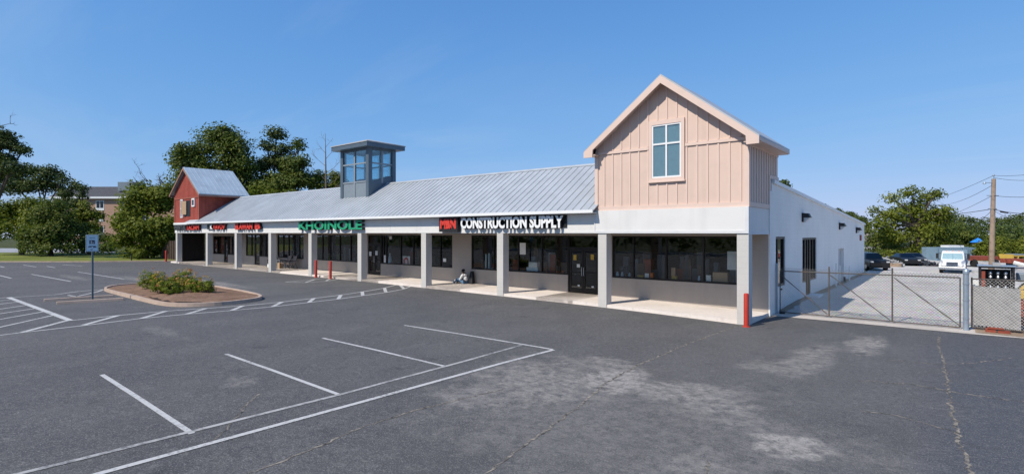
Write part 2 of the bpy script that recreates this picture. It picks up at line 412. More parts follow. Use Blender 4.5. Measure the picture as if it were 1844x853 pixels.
# road beyond the lawn
rd = MB(); rd.add([(-101,-4,.3),(-138,-30,.3),(-150,-12,.3),(-92,24,.3),(-84,10,.3)][::-1], [range(5)][:1])
struct('road', rd, M['road'])
# gravel yard and concrete strip under the gate
sheet('gravel_yard', .43, 30, 3.75, 75, M['gravel'], .004)
ap = MB(); apx = [(.3,2.75),(3,2.78),(6.4,2.72),(9,2.9),(9,3.75),(.3,3.75)]
ap.add([(x, y, zg(x, y) + .012) for x, y in apx], [range(6)]); struct('concrete_apron', ap, M['concrete'])
dirt = MB(); dp = [(6.5,3.0),(8,2.95),(12,2.7),(16,3.2),(16,9),(7.2,9),(6.5,4)]
dirt.add([(x, y, zg(x, y) + .02) for x, y in dp], [range(7)]); struct('dirt_edge', dirt, M['earth'])
# weedy earth at the foot of the side wall
de = MB(); pr = [(.42, 4.0)]
ys = [4.0 + i*.5 for i in range(52)]
de.add([(.40, y, zg(1, y) + .05) for y in ys] + [(.62 + .22*rnd.random(), y, zg(1, y) + .008) for y in ys], [(i, i+1+0, len(ys)+i+1, len(ys)+i) for i in range(len(ys)-1)])
struct('wall_foot_earth', de, M['earth'])

# ---------------------------------------------------------------- painted lines
def ribbon(mb, pts, w, dz=.006, step=.4, jit=0):
    P = []
    for a, b in zip(pts[:-1], pts[1:]):
        L = math.dist(a, b); n = max(1, int(L/step))
        for i in range(n): P.append((a[0]+(b[0]-a[0])*i/n, a[1]+(b[1]-a[1])*i/n))
    P.append(pts[-1])
    if jit: P = [(x + rnd.gauss(0, jit), y + rnd.gauss(0, jit)) for x, y in P]
    vs = []; n = len(P)
    for i, (x, y) in enumerate(P):
        a = P[max(0, i-1)]; b = P[min(n-1, i+1)]; d = Vector((b[0]-a[0], b[1]-a[1]))
        d = d.normalized() if d.length > 0 else Vector((1, 0)); ww = w*(1 if not jit else rnd.uniform(.25, 1.3))/2
        vs += [(x - d.y*ww, y + d.x*ww, zg(x - d.y*ww, y) + dz), (x + d.y*ww, y - d.x*ww, zg(x + d.y*ww, y) + dz)]
    mb.add(vs, [(2*i+1, 2*i+3, 2*i+2, 2*i) for i in range(n-1)])
CW_LOW = [(-16.0,-19.2),(-16.02,-17.35),(-16.08,-16.87),(-16.19,-15.3),(-16.44,-13.61),(-16.3,-12.12),(-16.0,-10.7),(-15.82,-9.13),(-15.92,-7.46),(-16.0,-5.91),(-16.27,-4.41),(-16.56,-2.75),(-17.08,-1.31),(-17.9,-.1)]
CW_UP = [(-17.75,-15.34),(-17.85,-13.9),(-17.74,-12.44),(-17.36,-11.1),(-17.0,-9.76),(-16.94,-8.13),(-17.08,-6.55),(-17.28,-4.99),(-17.69,-3.41),(-18.32,-1.57),(-19.2,-.12)]
RUNGS = [(-16.08,-16.87),(-17.75,-15.47),(-16.28,-15.3),(-17.79,-13.96),(-16.39,-13.64),(-17.72,-12.41),(-16.3,-12.19),(-17.34,-11.11),(-16.02,-10.67),(-16.99,-9.81),(-15.82,-9.13),(-16.94,-8.14),(-15.91,-7.46),(-17.06,-6.55),(-16.02,-5.93),(-17.2,-5.04),(-16.28,-4.42),(-17.7,-3.46),(-16.61,-2.79),(-18.33,-1.58),(-17.24,-1.1),(-18.8,-.1)]
ln = MB()
ribbon(ln, CW_LOW, .11); ribbon(ln, CW_UP, .11)
for i in range(0, len(RUNGS), 2): ribbon(ln, RUNGS[i:i+2], .17, .009)
struct('crosswalk_marking', ln, M['line'])
ln = MB()
for a, b in (((-8.42,-16.63),(-3.3,-16.66)),((-8.42,-14.03),(-3.3,-14.02)),((-8.42,-11.3),(-3.33,-11.15)),((-8.3,-8.35),(-2.5,-7.93))): ribbon(ln, [a, b], .095)
ribbon(ln, [(-3.5,-19.5),(-2.72,-18.0),(-2.62,-14),(-2.55,-10),(-2.45,-7.95)][1:], .11, .009)
ribbon(ln, [(-2.75,-19.5),(-2.72,-18.0)], .11, .009)
for i in range(22): ribbon(ln, [(-46+i*2.9,-45.5),(-46+i*2.9,-40)], .11)  # unseen stall row added behind the camera for the windows to reflect
ribbon(ln, [(-48,-45.6),(18,-45.6)], .11, .009)
struct('parking_lines', ln, M['line'])
sw_ = MB(); sw_.hexa([(-60,-51,.0),(45,-51,.0),(45,-48.6,.0),(-60,-48.6,.0)],[(-60,-51,.40),(45,-51,.40),(45,-48.6,.40),(-60,-48.6,.40)]); struct('added_pavement', sw_, M['concrete'])  # unseen pale strip added behind the camera as a band in the window reflections
ln = MB(); ribbon(ln, [(-3.6,-20),(-3.45,-18.2),(-3.3,-14),(-3.35,-10.5),(-3.45,-8.1)], .10, .008); struct('worn_parking_line', ln, M['faded'])
ln = MB(); ribbon(ln, [(-28.1,-15.6),(-17.7,-15.36)], .2, .009)
for a, b in (((-27.05,-15.6),(-26.0,-17.5)),((-25.7,-15.58),(-24.55,-17.4)),((-24.03,-15.53),(-22.3,-17.8)),((-22.52,-15.5),(-20.7,-18.0)),((-21.14,-15.46),(-19,-17.9)),((-19.71,-15.44),(-17.3,-17.6))): ribbon(ln, [a, b], .11)
struct('hatched_bay_marking', ln, M['line'])
ln = MB()
ribbon(ln, [(-28.3,-17.5),(-28.15,-15.6),(-27.9,-14.0),(-28.9,-12.84),(-29.24,-11.7)], .11)
ribbon(ln, [(-27.2,-13.6),(-26.2,-13.5),(-27.9,-12.3),(-28.9,-11.8)], .11)
for a, b in (((-45.9,-12.1),(-36.3,-11.7)),((-46.1,-9.35),(-35.7,-9.08)),((-46.2,-13.75),(-42.3,-13.64)),((-61.4,-10.3),(-56.5,-10.15)),((-60.1,-12.05),(-57.8,-12.05)),((-57.2,-9.33),(-53.9,-9.33)),((-59,-7.9),(-55,-7.2)),((-45.9,-16.5),(-36.3,-16.3))): ribbon(ln, [a, b], .12)
struct('far_parking_lines', ln, M['line'])
ln = MB()
ribbon(ln, [(-25.84,-3.34),(-25.9,-2.6),(-26.04,-1.42),(-26.4,-.2)], .11); ribbon(ln, [(-25.84,-3.34),(-24.55,-2.76),(-24.42,-1.38),(-25.04,-.2)], .11)
ribbon(ln, [(-24.55,-2.76),(-26.1,-1.2)], .12, .009); ribbon(ln, [(-24.62,-1.33),(-26.0,-.12)], .12, .009)
struct('entrance_marking', ln, M['line'])
ln = MB()
for p, w in (([(5.6,1.5),(5.63,-.15),(5.79,-2.84),(5.89,-5.53),(5.97,-7.28),(6.07,-8.92),(6.16,-10.27),(6.2,-12)], .055),([(.3,.3),(.09,-.23),(-.06,-4.45),(-.02,-7.78),(.16,-9.73),(.61,-11.63)], .06),
             ([(4.3,-6.0),(5.26,-5.6),(6.01,-5.74),(6.88,-5.73),(8.5,-5.3)], .045),([(.61,-11.63),(.86,-13.22),(1.12,-14.55),(1.2,-17)], .05),([(-4.55,-15.02),(-3.71,-15.76),(-3.13,-16.19),(-2.64,-16.64)], .035),
             ([(-1.2,-17.5),(-1.36,-15.74),(-1.55,-14.74),(-1.53,-13.44),(-1.2,-11.6)], .04),([(7.2,-.8),(6.4,-2.2),(5.8,-2.9),(4.6,-3.2)], .04),([(6.05,-8.6),(5.2,-8.2),(4.7,-8.3)], .03),([(3.6,-17),(3.8,-14),(3.3,-12.3)], .035)):
    ribbon(ln, p, w, .005, .09, .022)
struct('asphalt_cracks', ln, M['crack'])

# ---------------------------------------------------------------- planted island
ISLE = [(-28.01,-11.98),(-28.98,-11.75),(-30.16,-11.0),(-30.4,-9.8),(-29.4,-8.5),(-26.1,-7.54),(-22.14,-7.6),(-19.4,-7.9),(-18.37,-8.3),(-17.92,-8.91),(-17.7,-10.22),(-18.12,-11.22),(-18.81,-11.82),(-19.83,-12.05),(-22.18,-12.08),(-25.29,-12.05)]
def smooth_loop(p, it=2):
    for _ in range(it):
        q = []
        for a, b in zip(p, p[1:] + p[:1]): q += [(a[0]*.75+b[0]*.25, a[1]*.75+b[1]*.25), (a[0]*.25+b[0]*.75, a[1]*.25+b[1]*.75)]
        p = q
    return p
isl = smooth_loop(ISLE); n = len(isl); cx = sum(p[0] for p in isl)/n; cy = sum(p[1] for p in isl)/n
def inset(p, d):
    v = Vector((p[0]-cx, p[1]-cy)); L = v.length; return (cx + v.x*(L-d)/L, cy + v.y*(L-d)/L)
kb = MB(); vs = []
for p in isl:
    z = zg(*p); i1 = inset(p, .03); i2 = inset(p, .2); i3 = inset(p, .24)
    vs += [(p[0],p[1],z-.05),(i1[0],i1[1],z+.15),(i2[0],i2[1],z+.15),(i3[0],i3[1],z-.05)]
kb.add(vs, [(4*i+k, 4*((i+1) % n)+k, 4*((i+1) % n)+k+1, 4*i+k+1) for i in range(n) for k in range(3)])
struct('island_kerb', kb, M['curb'])
mb = MB(); rings = [.21, .6, 1.2, 2.2, 3.4]; vs = []
for k, d in enumerate(rings):
    for p in isl:
        q = inset(p, d); front = 0
        vs.append((q[0], q[1], .22 + (.11 - .13*front*(1 if d < .9 else .3)) + [0, .02, .05, .08, .1][k] + rnd.uniform(-.015, .015)))
vs.append((cx, cy, .46))
fs = [(k*n+i, k*n+(i+1) % n, (k+1)*n+(i+1) % n, (k+1)*n+i) for k in range(len(rings)-1) for i in range(n)]
fs += [((len(rings)-1)*n+i, (len(rings)-1)*n+(i+1) % n, len(vs)-1) for i in range(n)]
mb.add(vs, fs); tag(build('mulch_bed', mb, M['mulch'], smooth=True), kind='structure')

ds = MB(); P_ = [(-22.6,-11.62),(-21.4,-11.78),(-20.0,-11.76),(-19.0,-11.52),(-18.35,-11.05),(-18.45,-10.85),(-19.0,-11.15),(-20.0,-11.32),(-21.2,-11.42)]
ds.add([(x, y, .355 if 2 < i < 6 else .352) for i, (x, y) in enumerate(P_)], [range(len(P_))]); struct('dark_bed_strip', ds, M['darkbed'])  # darker strip along the front right edge of the mulch
# ================================================================ SHOPPING BUILDING
bld = thing('shopping_center', 'single storey strip of shops, grey metal roof, pink gable end, red barn tower', 'building', (-27, 1.3, 0))
YW = 2.6          # shop front plane
XR = .38          # right side plane
# ---- shop wall with openings
HEAD = 3.12
segs = [('w',-53.6,-51.7),('n',-51.7,-49.16,[-50.29],2.95),('d',-49.14,-48.3,1,2.95),('n',-48.28,-46.74,[-47.5],2.95),('w',-46.74,-44.45),('n',-44.45,-42.76,[-43.43],HEAD),('d',-42.74,-41.78,1,HEAD),
        ('n',-41.76,-39.9,[-40.76],HEAD),('w',-39.9,-38.58),('n',-38.58,-34.3,[-37.64,-36.76,-35.84,-35.05],HEAD),('w',-34.3,-32.7),('n',-32.7,-26.6,[-31.62,-30.55,-29.26,-27.86],HEAD),('w',-26.6,-25.74),
        ('d',-25.72,-24.3,2,HEAD),('n',-24.28,-17.29,[-24.0,-23.72,-22.18,-20.92,-19.4,-18.38],HEAD),('w',-17.29,-15.72),('n',-15.72,-9.02,[-14.0,-12.24,-10.66],HEAD),('d',-9.0,-7.27,2,HEAD),('w',-7.27,-6.52),
        ('n',-6.52,-.45,[-5.43,-3.85,-2.2,-.81],HEAD),('w',-.45,.36)]
SILL = 1.15
wl = MB(); T = .2
ys0, ys1 = YW, YW + T
for s in segs:
    k, x0, x1 = s[:3]
    g0 = min(zg(x0), zg(x1)) - .05
    if k == 'w': wl.box(x0, ys0, g0, x1, ys1, 4.2)
    elif k == 'n':
        wl.box(x0, ys0, g0, x1, ys1, SILL); wl.box(x0, ys0, s[4], x1, ys1, 4.2)
    else: wl.box(x0, ys0, s[4], x1, ys1, 4.2)
build('shop_wall', wl, M['shopwall'], bld)
wl = MB(); wl.box(-53.8, YW, .1, -53.62, 30, 4.6); wl.box(-53.8, 30, .1, .2, 30.2, 3.9); build('rear_wall', wl, M['shopwall'], bld)
wl = MB(); wl.box(-53.95, .38, .2, -53.87, 2.58, 3.19)
for i in range(7): wl.box(-53.869, .42+i*.31, .22, -53.85, .46+i*.31, 3.18)
build('end_wall', wl, flat('black_boards', (.016,.013,.012), .9), bld)
# sloping white side wall with three openings
def wall_z(y): return 5.22 + (3.87 - 5.22)*(y - 2.85)/(30.4 - 2.85)
op = [(3.45,5.0,1.05,3.1),(8.3,11.6,-.05,3.02),(18.3,20.4,-.05,2.28)]
wl = MB(); x0, x1 = .18, .42
ycur = 2.85
def side_piece(ya, yb, z0, z1=None):
    za, zb = (wall_z(ya), wall_z(yb)) if z1 is None else (z1, z1)
    wl.hexa([(x0,ya,z0),(x1,ya,z0),(x1,yb,z0),(x0,yb,z0)], [(x0,ya,za),(x1,ya,za),(x1,yb,zb),(x0,yb,zb)])
for (a, b, z0, z1) in op:
    side_piece(ycur, a, -.05); 
    if z0 > 0: side_piece(a, b, -.05, z0)
    side_piece(a, b, z1); ycur = b
side_piece(ycur, 30.4, -.05)
wl.box(.36, 2.6, -.05, .419, 2.849, 4.9)
build('side_wall', wl, M['white'], bld)
cp = MB()
cp.hexa([(.05,2.98,wall_z(2.98)),(.50,2.98,wall_z(2.98)),(.50,30.5,wall_z(30.5)),(.05,30.5,wall_z(30.5))], [(.05,2.98,wall_z(2.98)+.14),(.50,2.98,wall_z(2.98)+.14),(.50,30.5,wall_z(30.5)+.14),(.05,30.5,wall_z(30.5)+.14)])
build('parapet_cap', cp, M['trimwhite'], bld)
fr = MB(); fr.add([(-53.8,5.5,4.75),(.1,5.5,4.75),(.1,30.2,3.75),(-53.8,30.2,3.75)], [(0,1,2,3)]); fr.box(-30,14,4.3,-28.5,15.5,5.0); fr.box(-.9,13.6,4.4,-.2,14.6,5.05)
build('rear_roof', fr, M['flatroof'], bld)
# side door recess
dr = MB(); dr.box(.20, 18.3, -.02, .24, 20.4, 2.28); o = build('side_door', dr, flat('pale_door', (.45,.45,.46)), bld)
dh = MB(); dh.box(.24, 19.9, 1.0, .28, 20.05, 1.06); build('handle', dh, M['black'], o)
# windows of the shop front
def window(x0, x1, mull, z0, z1, y, parent, mat='frame', t=.06, dep=.12, transom=None, glass='glass', name='window'):
    f = MB(); xs = [x0] + list(mull) + [x1]
    for i, x in enumerate(xs):
        a = x - t/2 if 0 < i < len(xs)-1 else (x if i == 0 else x - t)
        f.box(a, y, z0, a + t, y + dep, z1)
    for i in range(len(xs)-1):
        a = xs[i] + (t if i == 0 else t/2); b = xs[i+1] - (t if i == len(xs)-2 else t/2)
        f.box(a, y, z0, b, y + dep, z0 + t*1.3); f.box(a, y, z1 - t*1.3, b, y + dep, z1)
        if transom: f.box(a, y, transom, b, y + dep, transom + t)
    fo = build(name, f, M[mat], parent)
    g = MB(); g.box(x0 + t*.5, y + dep*.45, z0 + t*.5, x1 - t*.5, y + dep*.45 + .012, z1 - t*.5)
    build('pane', g, M[glass], fo); return fo
def shop_door(x0, x1, n, z1, parent, y=YW + .03):
    z0 = zg(x0) + .14; t = .06; td = 2.45
    f = MB(); f.box(x0, y, z0, x0+t, y+.12, z1); f.box(x1-t, y, z0, x1, y+.12, z1); f.box(x0+t, y, z1-.08, x1-t, y+.12, z1); f.box(x0+t, y, td, x1-t, y+.12, td+.1)
    fo = build('door_frame', f, M['frame'], parent)
    g = MB(); g.box(x0+t*.6, y+.055, td+.05, x1-t*.6, y+.067, z1-.04); build('pane', g, M['glass'], fo)
    w = (x1 - x0 - 2*t)/n
    for i in range(n):
        a = x0 + t + i*w + .008; b = a + w - .016
        lf = MB(); lf.box(a, y+.02, z0+.02, a+.09, y+.07, td-.01); lf.box(b-.09, y+.02, z0+.02, b, y+.07, td-.01)
        for za, zb in ((z0+.02, z0+.24), (z0+.98, z0+1.06), (td-.11, td-.01)): lf.box(a+.09, y+.02, za, b-.09, y+.07, zb)
        d = build('door', lf, M['frame'], parent)
        g = MB(); g.box(a+.05, y+.042, z0+.1, b-.05, y+.052, td-.05); build('pane', g, M['glass'], d)
        hx = b - .05 if i == 0 else a + .05
        h = MB(); h.path([(hx, y+.02, z0+.85), (hx, y-.05, z0+.87), (hx, y-.05, z0+1.25), (hx, y+.02, z0+1.27)], .015); build('handle', h, M['chrome'], d)
for s in segs:
    if s[0] == 'n': window(s[1], s[2], s[3], SILL, s[4], YW + .03, bld)
    elif s[0] == 'd': shop_door(s[1], s[2], s[3], s[4], bld)
# side windows
def side_window(y0, y1, mull, z0, z1, door=None):
    f = MB(); x = .26; ys = [y0] + mull + [y1]; t = .09
    for i, y in enumerate(ys):
        a = y if i == 0 else (y - t if i == len(ys)-1 else y - t/2)
        f.box(x, a, z0, x+.12, a+t, z1)
    for i in range(len(ys)-1):
        a = ys[i] + (t if i == 0 else t/2); b = ys[i+1] - (t if i == len(ys)-2 else t/2)
        f.box(x, a, z1-.08, x+.12, b, z1); f.box(x, a, z0, x+.12, b, z0+.08)
    fo = build('window', f, M['frame'], bld)
    g = MB(); g.box(x+.05, y0+.04, z0+.04, x+.062, y1-.04, z1-.04); build('pane', g, M['glass'], fo)
side_window(3.47, 4.98, [3.95], 1.06, 3.08)
side_window(8.32, 9.1, [], .88, 3.0); side_window(9.12, 10.2, [9.65], .16, 3.0); side_window(10.22, 11.58, [10.9], .88, 3.0)
sw = MB(); sw.box(.19, 8.3, -.05, .41, 9.1, .88); sw.box(.19, 10.22, -.05, .41, 11.6, .88); sw.box(.42, 9.0, .1, .95, 10.3, .25)
build('knee_wall', sw, M['white'], bld)
vt = MB(); vt.box(.42, 27.7, 2.68, .47, 28.45, 3.1); vt.box(.47, 27.8, 2.73, .475, 28.35, 3.05); build('vent', vt, M['rustred'], bld)
# dark interior
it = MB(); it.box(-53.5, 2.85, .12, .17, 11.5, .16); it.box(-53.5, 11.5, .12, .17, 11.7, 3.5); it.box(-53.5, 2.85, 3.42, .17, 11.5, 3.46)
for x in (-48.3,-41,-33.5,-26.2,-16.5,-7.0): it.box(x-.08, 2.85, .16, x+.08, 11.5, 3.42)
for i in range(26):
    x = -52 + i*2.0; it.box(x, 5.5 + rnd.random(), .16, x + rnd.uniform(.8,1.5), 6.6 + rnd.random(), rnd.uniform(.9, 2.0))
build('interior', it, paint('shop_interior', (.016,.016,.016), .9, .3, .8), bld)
# walkway
wk = MB(); front = []
xs = cuts(-55.2, .36, GX + [-53,-50,-47,-44,-41,-38,-35,-33,-27,-24,-21,-17,-14,-9,-7,-5,-2])
for a, b in zip(xs[:-1], xs[1:]):
    wk.hexa([(a,-.06,zg(a)-.1),(b,-.06,zg(b)-.1),(b,YW,zg(b)-.1),(a,YW,zg(a)-.1)], [(a,-.03,zg(a)+.13),(b,-.03,zg(b)+.13),(b,YW-.002,zg(b)+.14),(a,YW-.002,zg(a)+.14)])
struct('walkway', wk, M['walk'])
# pillars
for x in (-.02,-5.7,-11.4,-17.02,-23.06,-28.9,-34.69,-40.56,-46.47,-53.76):
    p = MB(); p.box(x, -.07, zg(x)-.06, x+.40, .36, 3.255); build('pillar', p, M['pillar'], bld)
# fascia and soffit
fa = MB(); fa.box(-54.05, -.05, 3.26, -5.86, .32, 4.2); build('fascia', fa, M['stucco'], bld)
sf = MB(); sf.box(-54.0, .33, 3.20, .30, YW-.005, 3.25); build('soffit', sf, paint('soffit_board', (.30,.25,.22), .8, .08, 2), bld)
jt = MB()
for x in (-48.2,-40.4,-32.4,-24.7,-19.8,-11.9): jt.box(x-.012, -.056, 3.28, x+.012, -.051, 4.18)
jt.box(-54.05,-.075,3.24,-5.86,-.051,3.30)
build('fascia_trim', jt, paint('fascia_trim_paint', (.60,.59,.58), .7, .05, 2), bld)
# main roof with standing seams
Y0, Z0, YR, ZR = -.40, 4.235, 3.40, 6.68
rf = MB(); xl, xr = -48.2, -5.72
rf.hexa([(xl,Y0,Z0-.05),(xr,Y0,Z0-.05),(xr,YR,ZR-.05),(xl,YR,ZR-.05)], [(xl,Y0,Z0),(xr,Y0,Z0),(xr,YR,ZR),(xl,YR,ZR)])
rf.hexa([(xl,YR,ZR-.05),(xr,YR,ZR-.05),(xr,7.2,4.3),(xl,7.2,4.3)], [(xl,YR,ZR),(xr,YR,ZR),(xr,7.2,4.36),(xl,7.2,4.36)])
rf.hexa([(-50.6,Y0,Z0-.05),(xl,Y0,Z0-.05),(xl,-.02,Z0+.18),(-50.3,-.02,Z0+.18)], [(-50.6,Y0,Z0),(xl,Y0,Z0),(xl,-.02,Z0+.245),(-50.3,-.02,Z0+.245)])
roof = build('roof', rf, M['roof'], bld)
sm = MB(); sl = (ZR-Z0)/(YR-Y0); x = xl + .2
while x < xr - .05:
    sm.hexa([(x-.012,Y0,Z0+.001),(x+.012,Y0,Z0+.001),(x+.012,YR,ZR+.001),(x-.012,YR,ZR+.001)], [(x-.012,Y0,Z0+.03),(x+.012,Y0,Z0+.03),(x+.012,YR,ZR+.03),(x-.012,YR,ZR+.03)]); x += .40
build('seams', sm, M['seam'], roof)
rc = MB(); rc.prism([(xl,YR-.12,ZR-.05),(xl,YR,ZR+.062),(xl,YR+.12,ZR-.05)], (xr-xl,0,0)); build('ridge_cap', rc, M['roof'], roof)
gt = MB(); gt.box(-50.6, -.44, 4.10, -5.72, -.08, 4.115)
gt.box(-50.6, -.50, 4.10, -5.72, -.44, 4.215); gt.box(-50.6,-.49,4.216,-5.72,-.40,4.226)
build('gutter', gt, M['trimwhite'], bld)
sh = MB(); sh.box(-54.12,-.16,4.05,-50.62,.3,4.24); build('eave_board', sh, M['trimwhite'], bld)

# ---- pink gable end over the right-hand shop
GX0, GX1, GY1 = -5.85, .36, 4.0
gab = MB(); gm = (GX0+GX1)/2; ZE, ZP = 6.86, 9.25
EZ = 4.2
gab.prism([(GX0,0,EZ),(GX1,0,EZ),(GX1,0,ZE),(gm,0,ZP),(GX0,0,ZE)], (0,.15,0))
gab.box(GX1-.15,.15,EZ,GX1,2.84,ZE); gab.box(GX1-.15,2.84,5.35,GX1,GY1,ZE); gab.box(GX0,.15,EZ,GX0+.15,GY1,ZE)
gab.prism([(GX0,GY1,EZ),(GX1-.2,GY1,EZ),(GX1-.2,GY1,ZE),(gm,GY1,ZP),(GX0,GY1,ZE)], (0,.12,0))
go = build('gable_end', gab, M['pink'], bld)
bt = MB(); w2 = .028
def rake_z(x): return ZE + (ZP-ZE)*(1 - abs(x-gm)/((GX1-GX0)/2)) - .03
WX0, WX1, WZ0, WZ1 = -3.40, -1.95, 5.28, 7.66
x = GX0 + .42
while x < GX1 - .15:
    inwin = WX0 - .02 < x < WX1 + .02
    if inwin:
        bt.box(x-w2,-.028,4.36,x+w2,0,WZ0-.02)
        if rake_z(x) > WZ1: bt.box(x-w2,-.028,WZ1+.02,x+w2,0,rake_z(x))
    else:
        bt.box(x-w2,-.028,4.36,x+w2,0,6.53)
        if rake_z(x) > 6.75: bt.box(x-w2,-.028,6.68,x+w2,0,rake_z(x))
    x += .395
y = .3
while y < GY1-.1:
    bt.box(GX1, y-w2, 4.36 if y < 2.75 else 5.55, GX1+.03, y+w2, 6.45); y += .33
build('battens', bt, M['pinktrim'], go)
tr = MB()
tr.box(GX0-.03,-.045,4.19,GX1+.03,0,4.36); tr.box(GX1,0,4.19,GX1+.045,2.75,4.36)
tr.box(GX0,-.05,6.55,WX0-.02,0,6.66); tr.box(WX1+.02,-.05,6.55,GX1,0,6.66)
tr.box(GX0-.03,-.04,4.361,GX0+.12,0,6.549); tr.box(GX1-.16,-.04,4.361,GX1+.03,0,6.549); tr.box(GX1,.0,4.361,GX1+.04,.14,6.5); tr.box(GX1,2.62,4.361,GX1+.044,2.76,5.5); tr.box(GX1,2.761,5.38,GX1+.044,GY1,5.52)
tr.box(GX1,.141,6.34,GX1+.035,GY1,6.5)
build('trim_boards', tr, M['pinktrim'], go)
# gable roof with rakes and boxed eaves
SLP = (9.36-6.83)/(3.3)
def roof_z(x): return 9.36 - SLP*abs(x-gm)
XA, XB = gm-3.44, gm+3.57
gr = MB(); th = .06; yA, yB = -.42, GY1-.08
for xe in (XA, XB):
    a = [(gm,yA,roof_z(gm)-th),(xe,yA,roof_z(xe)-th),(xe,yB,roof_z(xe)-th),(gm,yB,roof_z(gm)-th)]
    b = [(p[0],p[1],p[2]+th) for p in a]; gr.hexa(a, b)
gro = build('gable_roof', gr, M['roof'], bld)
rk = MB(); d = .27
for xe, s in ((XA,-1),(XB,1)):
    rk.prism([(gm,yA-.03,roof_z(gm)-th-.002),(xe,yA-.03,roof_z(xe)-th-.002),(xe,yA-.03,roof_z(xe)-th-.24),(xe-s*.42,yA-.03,roof_z(xe)-th-.24),(xe-s*.44,yA-.03,roof_z(xe-s*.44)-th-d),(gm,yA-.03,roof_z(gm)-th-d-.02)], (0,.06,0))
    rk.box(min(xe,xe-s*.05), yA+.031, roof_z(xe)-th-.13, max(xe,xe-s*.05), yB, roof_z(xe)-th-.003)
    rk.box(min(xe-s*.051,xe-s*.52), yA+.031, roof_z(xe)-th-.148, max(xe-s*.051,xe-s*.52), yB, roof_z(xe)-th-.12)
rk.hexa([(gm,yA+.031,roof_z(gm)-th-.16),(XA+.4,yA+.031,roof_z(XA+.4)-th-.16),(XA+.4,-.001,roof_z(XA+.4)-th-.16),(gm,-.001,roof_z(gm)-th-.16)],[(gm,yA+.031,roof_z(gm)-th-.11),(XA+.4,yA+.031,roof_z(XA+.4)-th-.11),(XA+.4,-.001,roof_z(XA+.4)-th-.11),(gm,-.001,roof_z(gm)-th-.11)])
rk.hexa([(gm,yA+.031,roof_z(gm)-th-.16),(XB-.4,yA+.031,roof_z(XB-.4)-th-.16),(XB-.4,-.001,roof_z(XB-.4)-th-.16),(gm,-.001,roof_z(gm)-th-.16)],[(gm,yA+.031,roof_z(gm)-th-.11),(XB-.4,yA+.031,roof_z(XB-.4)-th-.11),(XB-.4,-.001,roof_z(XB-.4)-th-.11),(gm,-.001,roof_z(gm)-th-.11)])
build('rake_board', rk, M['pinktrim'], gro)
# four-light window
cas = MB(); c_ = .13
cas.box(WX0,-.07,WZ0,WX0+c_,0,WZ1); cas.box(WX1-c_,-.07,WZ0,WX1,0,WZ1); cas.box(WX0+c_,-.07,WZ0,WX1-c_,0,WZ0+c_); cas.box(WX0+c_,-.07,WZ1-c_*1.3,WX1-c_,0,WZ1); cas.box(WX0-.02,-.10,WZ0-.05,WX1+.03,-.002,WZ0-.001)
build('window_casing', cas, M['pinktrim'], go)
wf = MB(); a, b, z0, z1 = WX0+c_+.001, WX1-c_-.001, WZ0+c_+.001, WZ1-c_*1.3-.001; mx = (a+b)/2; mz = z0 + (z1-z0)*.635; t = .055
for q in ((a,a+t),(mx-t*.6,mx+t*.6),(b-t,b)): wf.box(q[0],-.055,z0,q[1],-.002,z1)
for q in ((z0,z0+t),(mz-t*.6,mz+t*.6),(z1-t,z1)):
    wf.box(a+t,-.052,q[0],mx-t*.6,-.002,q[1]); wf.box(mx+t*.6,-.052,q[0],b-t,-.002,q[1])
wo = build('gable_window', wf, M['trimwhite'], bld)
g = MB(); g.box(a+.02,-.028,z0+.02,b-.02,-.024,z1-.02); build('pane', g, M['tealglass'], wo)
g = MB(); g.box(a+.03,-.012,z0+.03,b-.03,-.006,z1-.03); build('blind', g, M['blind'], wo)
# white band under the gable
bd = MB(); bd.box(GX0-.02,-.09,3.255,XR,.28,4.188); bd.box(.16,.281,3.21,XR-.004,2.599,4.186); build('white_band', bd, M['stucco'], bld)
bd = MB(); bd.box(GX0-.02,-.115,3.24,XR+.012,-.092,3.34); bd.box(XR-.002,-.09,3.2,XR+.014,2.58,3.30); bd.box(GX0-.02,-.11,3.341,GX0+.02,-.092,4.18); bd.box(.26,-.11,3.341,XR+.012,-.092,4.18)
build('band_trim', bd, paint('band_trim_paint', (.66,.66,.66), .7, .04, 2), bld)

# ---- blue-grey glazed cupola astride the ridge
CX0, CX1, CY0, CY1, CT = -27.95, -24.6, 1.85, 4.15, 9.06
def rz(y): return Z0 + sl*(y-Y0) if y < YR else ZR - .62*(y-YR)
cu = MB(); pw = .30
for (px, py) in ((CX0,CY0),(CX1-pw,CY0),(CX0,CY1-pw),(CX1-pw,CY1-pw)): cu.box(px,py,rz(py+ (0 if py < 3 else pw))-.3,px+pw,py+pw,CT)
cu.box(CX0+pw,CY0+.03,CT-.16,CX1-pw,CY0+.2,CT); cu.box(CX0+pw,CY1-.2,CT-.16,CX1-pw,CY1-.03,CT)
for xa in (CX0+.03, CX1-.2): cu.box(xa,CY0+pw,CT-.16,xa+.17,CY1-pw,CT)
cup = build('cupola', cu, M['cup'], bld)
pn = MB(); zb = 6.72
pn.box(CX0+pw,CY0+.06,5.55,CX1-pw,CY0+.14,zb); build('base_panel', pn, M['cuplight'], cup)
pn = MB()
for xa in (CX0+.05, CX1-.14): pn.prism([(xa,CY0+pw,rz(CY0+pw)-.2),(xa,CY1-pw,rz(CY1-pw)-.2),(xa,CY1-pw,7.25),(xa,YR,7.2),(xa,CY0+pw,6.72)], (.09,0,0))
pn.box(CX0+pw,CY1-.14,5.3,CX1-pw,CY1-.06,7.2)
build('base_panel', pn, M['cup'], cup)
ms = MB(); mid = (CX0+CX1)/2; ht = 7.98
